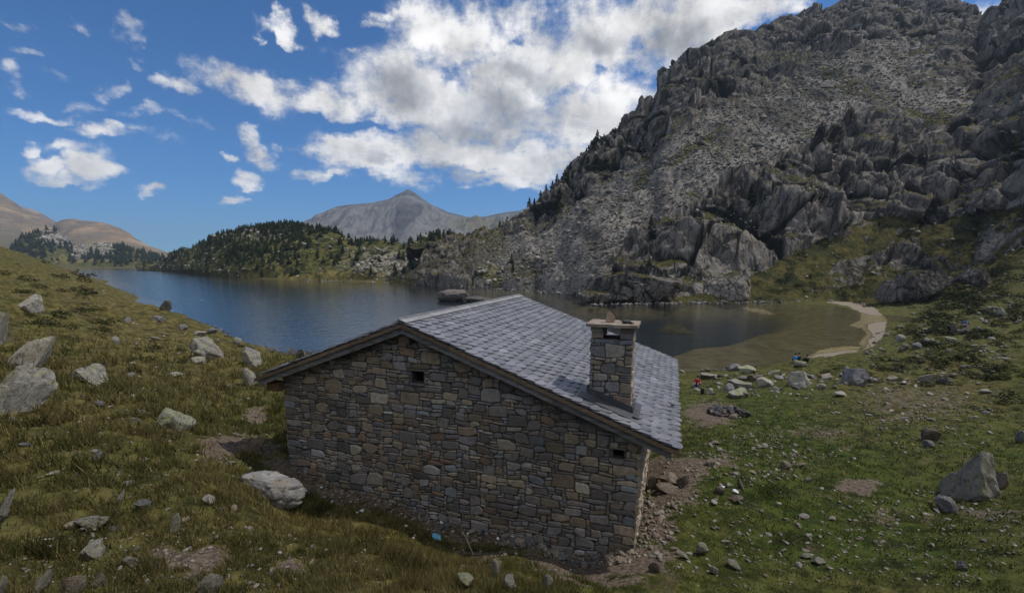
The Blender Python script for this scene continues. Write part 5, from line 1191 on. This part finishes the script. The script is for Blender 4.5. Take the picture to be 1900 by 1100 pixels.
# ------------------------------------------------------------------ litter, cap stones, stick
M_WHITE = plain('white_paper', (.62, .64, .68), (.8, .82, .85), 9, .8); M_BLUE = plain('blue_plastic', (.06, .30, .50), (.14, .46, .68), 7, .35, .5)
def crumple(name, mat, px, py, w, label, cat, group, seed, flat=.6):
    V, Fc = rock_verts(seed, 3, cuts=10, lo=.2, hi=.7, rough=.25); me = np_mesh(name, V * [w / 2, w / 2 * .8, w / 2 * flat], Fc); me.materials.append(mat)
    x, y, z = hit(px, py); o = bpy.data.objects.new(name, me); COL.objects.link(o); o.location = (x, y, z + w * flat * .3); o.rotation_euler = (0, 0, seed); tag(o, label, cat, group)
def build_litter():
    for k, (px, py) in enumerate([(612,888),(597,905),(617,931),(634,929),(662,951),(672,950),(697,937),(728,925),(742,933),(745,953),(763,941),(766,930),(796,962),(820,958),(820,970),(844,967),(868,990),(752,977),(770,994),(924,1000),(952,998),(953,1006),(978,1001),(987,1003)]):
        crumple('paper_scrap', M_WHITE, px, py, .05 + .035 * ((k * 7) % 3), 'scrap of white paper litter on the dark ground along the gable wall', 'litter', 'white paper scraps along the gable wall', 40 + k)
    crumple('plastic_bag', M_BLUE, 812, 998, .26, 'crumpled bright blue plastic bag on the ground in front of the gable wall', 'bag', None, 3, .8)
    crumple('white_rag', M_WHITE, 1341, 909, .20, 'white rag lying among the stones right of the hut', 'rag', None, 5, .5); crumple('white_rag', M_WHITE, 1363, 912, .20, 'second pale rag right of the first one, beside a leaning stone', 'rag', None, 6, .5)
    crumple('plastic_can', plain('dark_blue_can', (.03, .04, .07), (.05, .07, .11), 5, .4, .4), 897, 992, .17, 'small dark blue container lying against the gable wall foot', 'container', None, 8, .9)
    a, b = Vector(hit(858, 990)), Vector(hit(880, 1031)); mb = MB(); d = b - a; L = d.length; q = d.normalized(); s_ = q.cross(Vector((0, 0, 1))).normalized(); up = s_.cross(q)
    V = []
    for t, rr in ((0, .018), (.35, .014), (.7, .016), (1, .008)):
        c = a + d * t + Vector((.02 * math.sin(t * 5), 0, .035 + .01 * math.sin(t * 7))); V += [tuple(c + s_ * math.cos(e * 1.047) * rr + up * math.sin(e * 1.047) * rr) for e in range(6)]
    mb.add(V, [(l * 6 + t, l * 6 + (t + 1) % 6, l * 6 + 6 + (t + 1) % 6, l * 6 + 6 + t) for l in range(3) for t in range(6)] + [tuple(range(6)), tuple(range(18, 24))])
    tag(mb.build('stick', plain('bleached_wood', (.30, .26, .21), (.45, .40, .33), 9)), 'bleached stick lying in the grass below the gable wall', 'stick')
    # stones kept on the chimney cap and one on the roof
    def on_hut(name, seed, u, v, z, sx, sy, sz, mat, lab, rot=(0, 0, 0), cat='stone'):
        me = rock_mesh(name, seed, 3, mat, cuts=10, lo=.35, hi=.8, rough=.06); o = bpy.data.objects.new(name, me); COL.objects.link(o); o.location = hut(u, v, z + sz * .5); o.scale = (sx / 2, sy / 2, sz / 2); o.rotation_euler = (rot[0], rot[1], RZ + rot[2]); tag(o, lab, cat)
    # wedge: a tapered slab standing on edge
    bm = bmesh.new(); prof = [(-.105, 0), (.085, 0), (.095, .10), (.06, .17), (.0, .235), (-.05, .255), (-.085, .22), (-.10, .1)]
    f = bm.faces.new([bm.verts.new((x, -.05, z)) for x, z in prof]); r_ = bmesh.ops.extrude_face_region(bm, geom=[f])
    for v_ in [q for q in r_['geom'] if isinstance(q, bmesh.types.BMVert)]: v_.co.y += .10; v_.co.x *= .9; v_.co.z *= .95
    bmesh.ops.bevel(bm, geom=bm.edges[:], offset=.012, segments=2, affect='EDGES'); bmesh.ops.recalc_face_normals(bm, faces=bm.faces); me = bpy.data.meshes.new('stone'); bm.to_mesh(me)
    o = link('stone', me, lichen_rock('orange_stone', (.34, .24, .17), (.42, .31, .23), 0.0, scale=5, warm=(.45, .25, .13))); o.location = hut(-1.21, 1.08, 10.742); o.rotation_euler = (0, 0, RZ + .25); tag(o, 'orange brown wedge stone standing upright on the chimney cap', 'stone')
    on_hut('stone', 71, -.90, .94, 10.738, .20, .15, .10, M_CHAR, 'dark grey stone lying flat on the chimney cap', (0, .1, .4)); on_hut('stone', 72, -.77, .93, 10.738, .13, .12, .06, M_CHAR, 'small blackish chip right of the dark stone on the chimney cap')
    on_hut('stone', 73, -.92, 1.22, 10.738, .24, .13, .06, M_STONE_WARM, 'flat tan stone behind the dark one on the chimney cap')
    on_hut('stone', 74, .17, 2.55, roof_z(.17) + .045, .14, .12, .08, M_BOULDER_BROWN, 'small brown stone lying on the slates near the right eave')
build_litter()

# ------------------------------------------------------------------ people resting by the lake
def cloth(name, c): return plain(name, tuple(v * .8 for v in c), c, 14, .9, .1)
M_SKIN = plain('skin', (.42, .26, .18), (.50, .32, .23), 9, .6, .3)
def person(px, py, pose, top, legs, hair, label, face=0.0, d=None, lift=0.0):
    """seated: knees drawn up, forearms on the knees. standing: arms by the sides"""
    if pose == 'sit':
        J = {'pel': (0, 0, .12), 'spi': (0, .02, .34), 'che': (0, -.03, .55), 'nec': (0, -.06, .68), 'hd0': (0, -.08, .76), 'hd1': (0, -.09, .88)}
        for s_, k in ((1, 'R'), (-1, 'L')):
            J.update({'hip' + k: (.10 * s_, -.04, .12), 'kne' + k: (.15 * s_, -.42, .46), 'ank' + k: (.13 * s_, -.62, .08), 'toe' + k: (.14 * s_, -.80, .04), 'sho' + k: (.18 * s_, -.03, .60), 'elb' + k: (.24 * s_, -.24, .42), 'wri' + k: (.15 * s_, -.45, .50), 'han' + k: (.10 * s_, -.52, .47)})
    else:
        J = {'pel': (0, 0, .92), 'spi': (0, 0, 1.10), 'che': (0, 0, 1.30), 'nec': (0, 0, 1.46), 'hd0': (0, -.02, 1.55), 'hd1': (0, -.02, 1.68)}
        for s_, k in ((1, 'R'), (-1, 'L')):
            J.update({'hip' + k: (.10 * s_, 0, .90), 'kne' + k: (.12 * s_, -.03, .50), 'ank' + k: (.13 * s_, .03, .09), 'toe' + k: (.15 * s_, -.14, .03), 'sho' + k: (.19 * s_, 0, 1.38), 'elb' + k: (.25 * s_, .02, 1.10), 'wri' + k: (.27 * s_, -.06, .86), 'han' + k: (.27 * s_, -.08, .77)})
    rad = {'pel': .15, 'spi': .14, 'che': .16, 'nec': .06, 'hd0': .085, 'hd1': .095, 'hip': .10, 'kne': .065, 'ank': .045, 'toe': .04, 'sho': .075, 'elb': .05, 'wri': .034, 'han': .04}
    E_ = [('pel', 'spi'), ('spi', 'che'), ('che', 'nec'), ('nec', 'hd0'), ('hd0', 'hd1')]
    for k in 'RL': E_ += [('pel', 'hip' + k), ('hip' + k, 'kne' + k), ('kne' + k, 'ank' + k), ('ank' + k, 'toe' + k), ('che', 'sho' + k), ('sho' + k, 'elb' + k), ('elb' + k, 'wri' + k), ('wri' + k, 'han' + k)]
    names = list(J); me = bpy.data.meshes.new('b'); me.from_pydata([J[n] for n in names], [(names.index(a), names.index(b)) for a, b in E_], []); o = bpy.data.objects.new('b', me); COL.objects.link(o)
    o.modifiers.new('s', 'SKIN'); o.modifiers.new('u', 'SUBSURF').levels = 2
    for i, n in enumerate(names):
        rr = rad[n[:3]] if n[:3] != 'hd0' and n[:3] != 'hd1' else rad[n]; me.skin_vertices[0].data[i].radius = (rr, rr); me.skin_vertices[0].data[i].use_root = (n == 'pel')
    dg = bpy.context.evaluated_depsgraph_get(); me2 = bpy.data.meshes.new_from_object(o.evaluated_get(dg)); bpy.data.objects.remove(o)
    K = np.array([J[n] for n in names]); mats = {'hd': 0, 'ne': 0, 'ha': 0, 'hi': 2, 'kn': 2, 'an': 2, 'pe': 2, 'to': 3}
    me2.name = 'person'; me2.materials.clear()
    for m_ in (M_SKIN, cloth('jacket', top), cloth('trousers', legs), cloth('boots', (.04, .035, .03))): me2.materials.append(m_)
    for p_ in me2.polygons:
        n = names[int(np.argmin(((K - np.array(p_.center)) ** 2).sum(1)))]; p_.material_index = mats.get(n[:2], 1); p_.use_smooth = True
    ob = bpy.data.objects.new('person', me2); COL.objects.link(ob); x, y, z = hit(px, py) if d is None else pt(px, py, d); ob.location = (x, y, z + lift - .02); ob.rotation_euler = (0, 0, face)
    V, Fc = ico(3); h0 = np.array(J['hd1']); V = V * [.100, .108, .105] + h0 + [0, .02, .012]; k = (V[Fc].mean(1)[:, 2] > h0[2] - .01 - 0 * 1) | (V[Fc].mean(1)[:, 1] > h0[1] + .045)
    hm = np_mesh('hair', V, Fc[k], True); hm.materials.append(cloth('hair_' + str(len(hair)), hair)); hh = bpy.data.objects.new('hair', hm); COL.objects.link(hh); hh.parent = ob
    tag(ob, label, 'person'); return ob
def build_people():
    person(1294, 717, 'sit', (.45, .03, .03), (.05, .09, .28), (.03, .02, .015), 'person in a red top and blue trousers sitting on the grass by the pale slab', -.6)
    person(1475, 675, 'sit', (.06, .28, .65), (.05, .06, .09), (.03, .02, .015), 'person in a bright blue jacket sitting behind the greenish boulder by the lake', 2.8, lift=.25)
    person(1482, 674, 'sit', (.03, .035, .06), (.03, .03, .04), (.02, .015, .01), 'person in dark clothes sitting right beside the one in the blue jacket', 3.2, lift=.2)
    person(1498, 674, 'sit', (.02, .02, .025), (.02, .02, .025), (.015, .012, .01), 'person dressed all in black sitting alone on the lakeside turf', 3.6)
    person(1786, 603, 'sit', (.04, .10, .45), (.03, .05, .16), (.03, .02, .015), 'tiny person in deep blue sitting on the dark rocks of the right slope', .6)
    person(1793, 602, 'sit', (.02, .30, .30), (.03, .04, .06), (.05, .03, .02), 'tiny person in teal next to the one in deep blue on the right slope', -.3)
    # rucksack
    x, y, z = hit(1303, 731); root = empty('rucksack', (x, y, z)); root.scale = (.6, .6, .6); tag(root, 'black rucksack standing on the turf below the hiker in red', 'rucksack'); blk = cloth('black_nylon', (.03, .03, .035))
    for nm, (sx, sy, sz), (lx, ly, lz) in (('pack_body', (.19, .13, .30), (0, 0, .28)), ('lid', (.17, .14, .06), (0, -.01, .60)), ('front_pocket', (.13, .05, .15), (0, -.15, .22))):
        V, Fc = ico(3); V = np.sign(V) * np.abs(V) ** .55 * [sx, sy, sz] + [lx, ly, lz]; me = np_mesh(nm, V, Fc, True); link(nm, me, blk, root)
build_people()
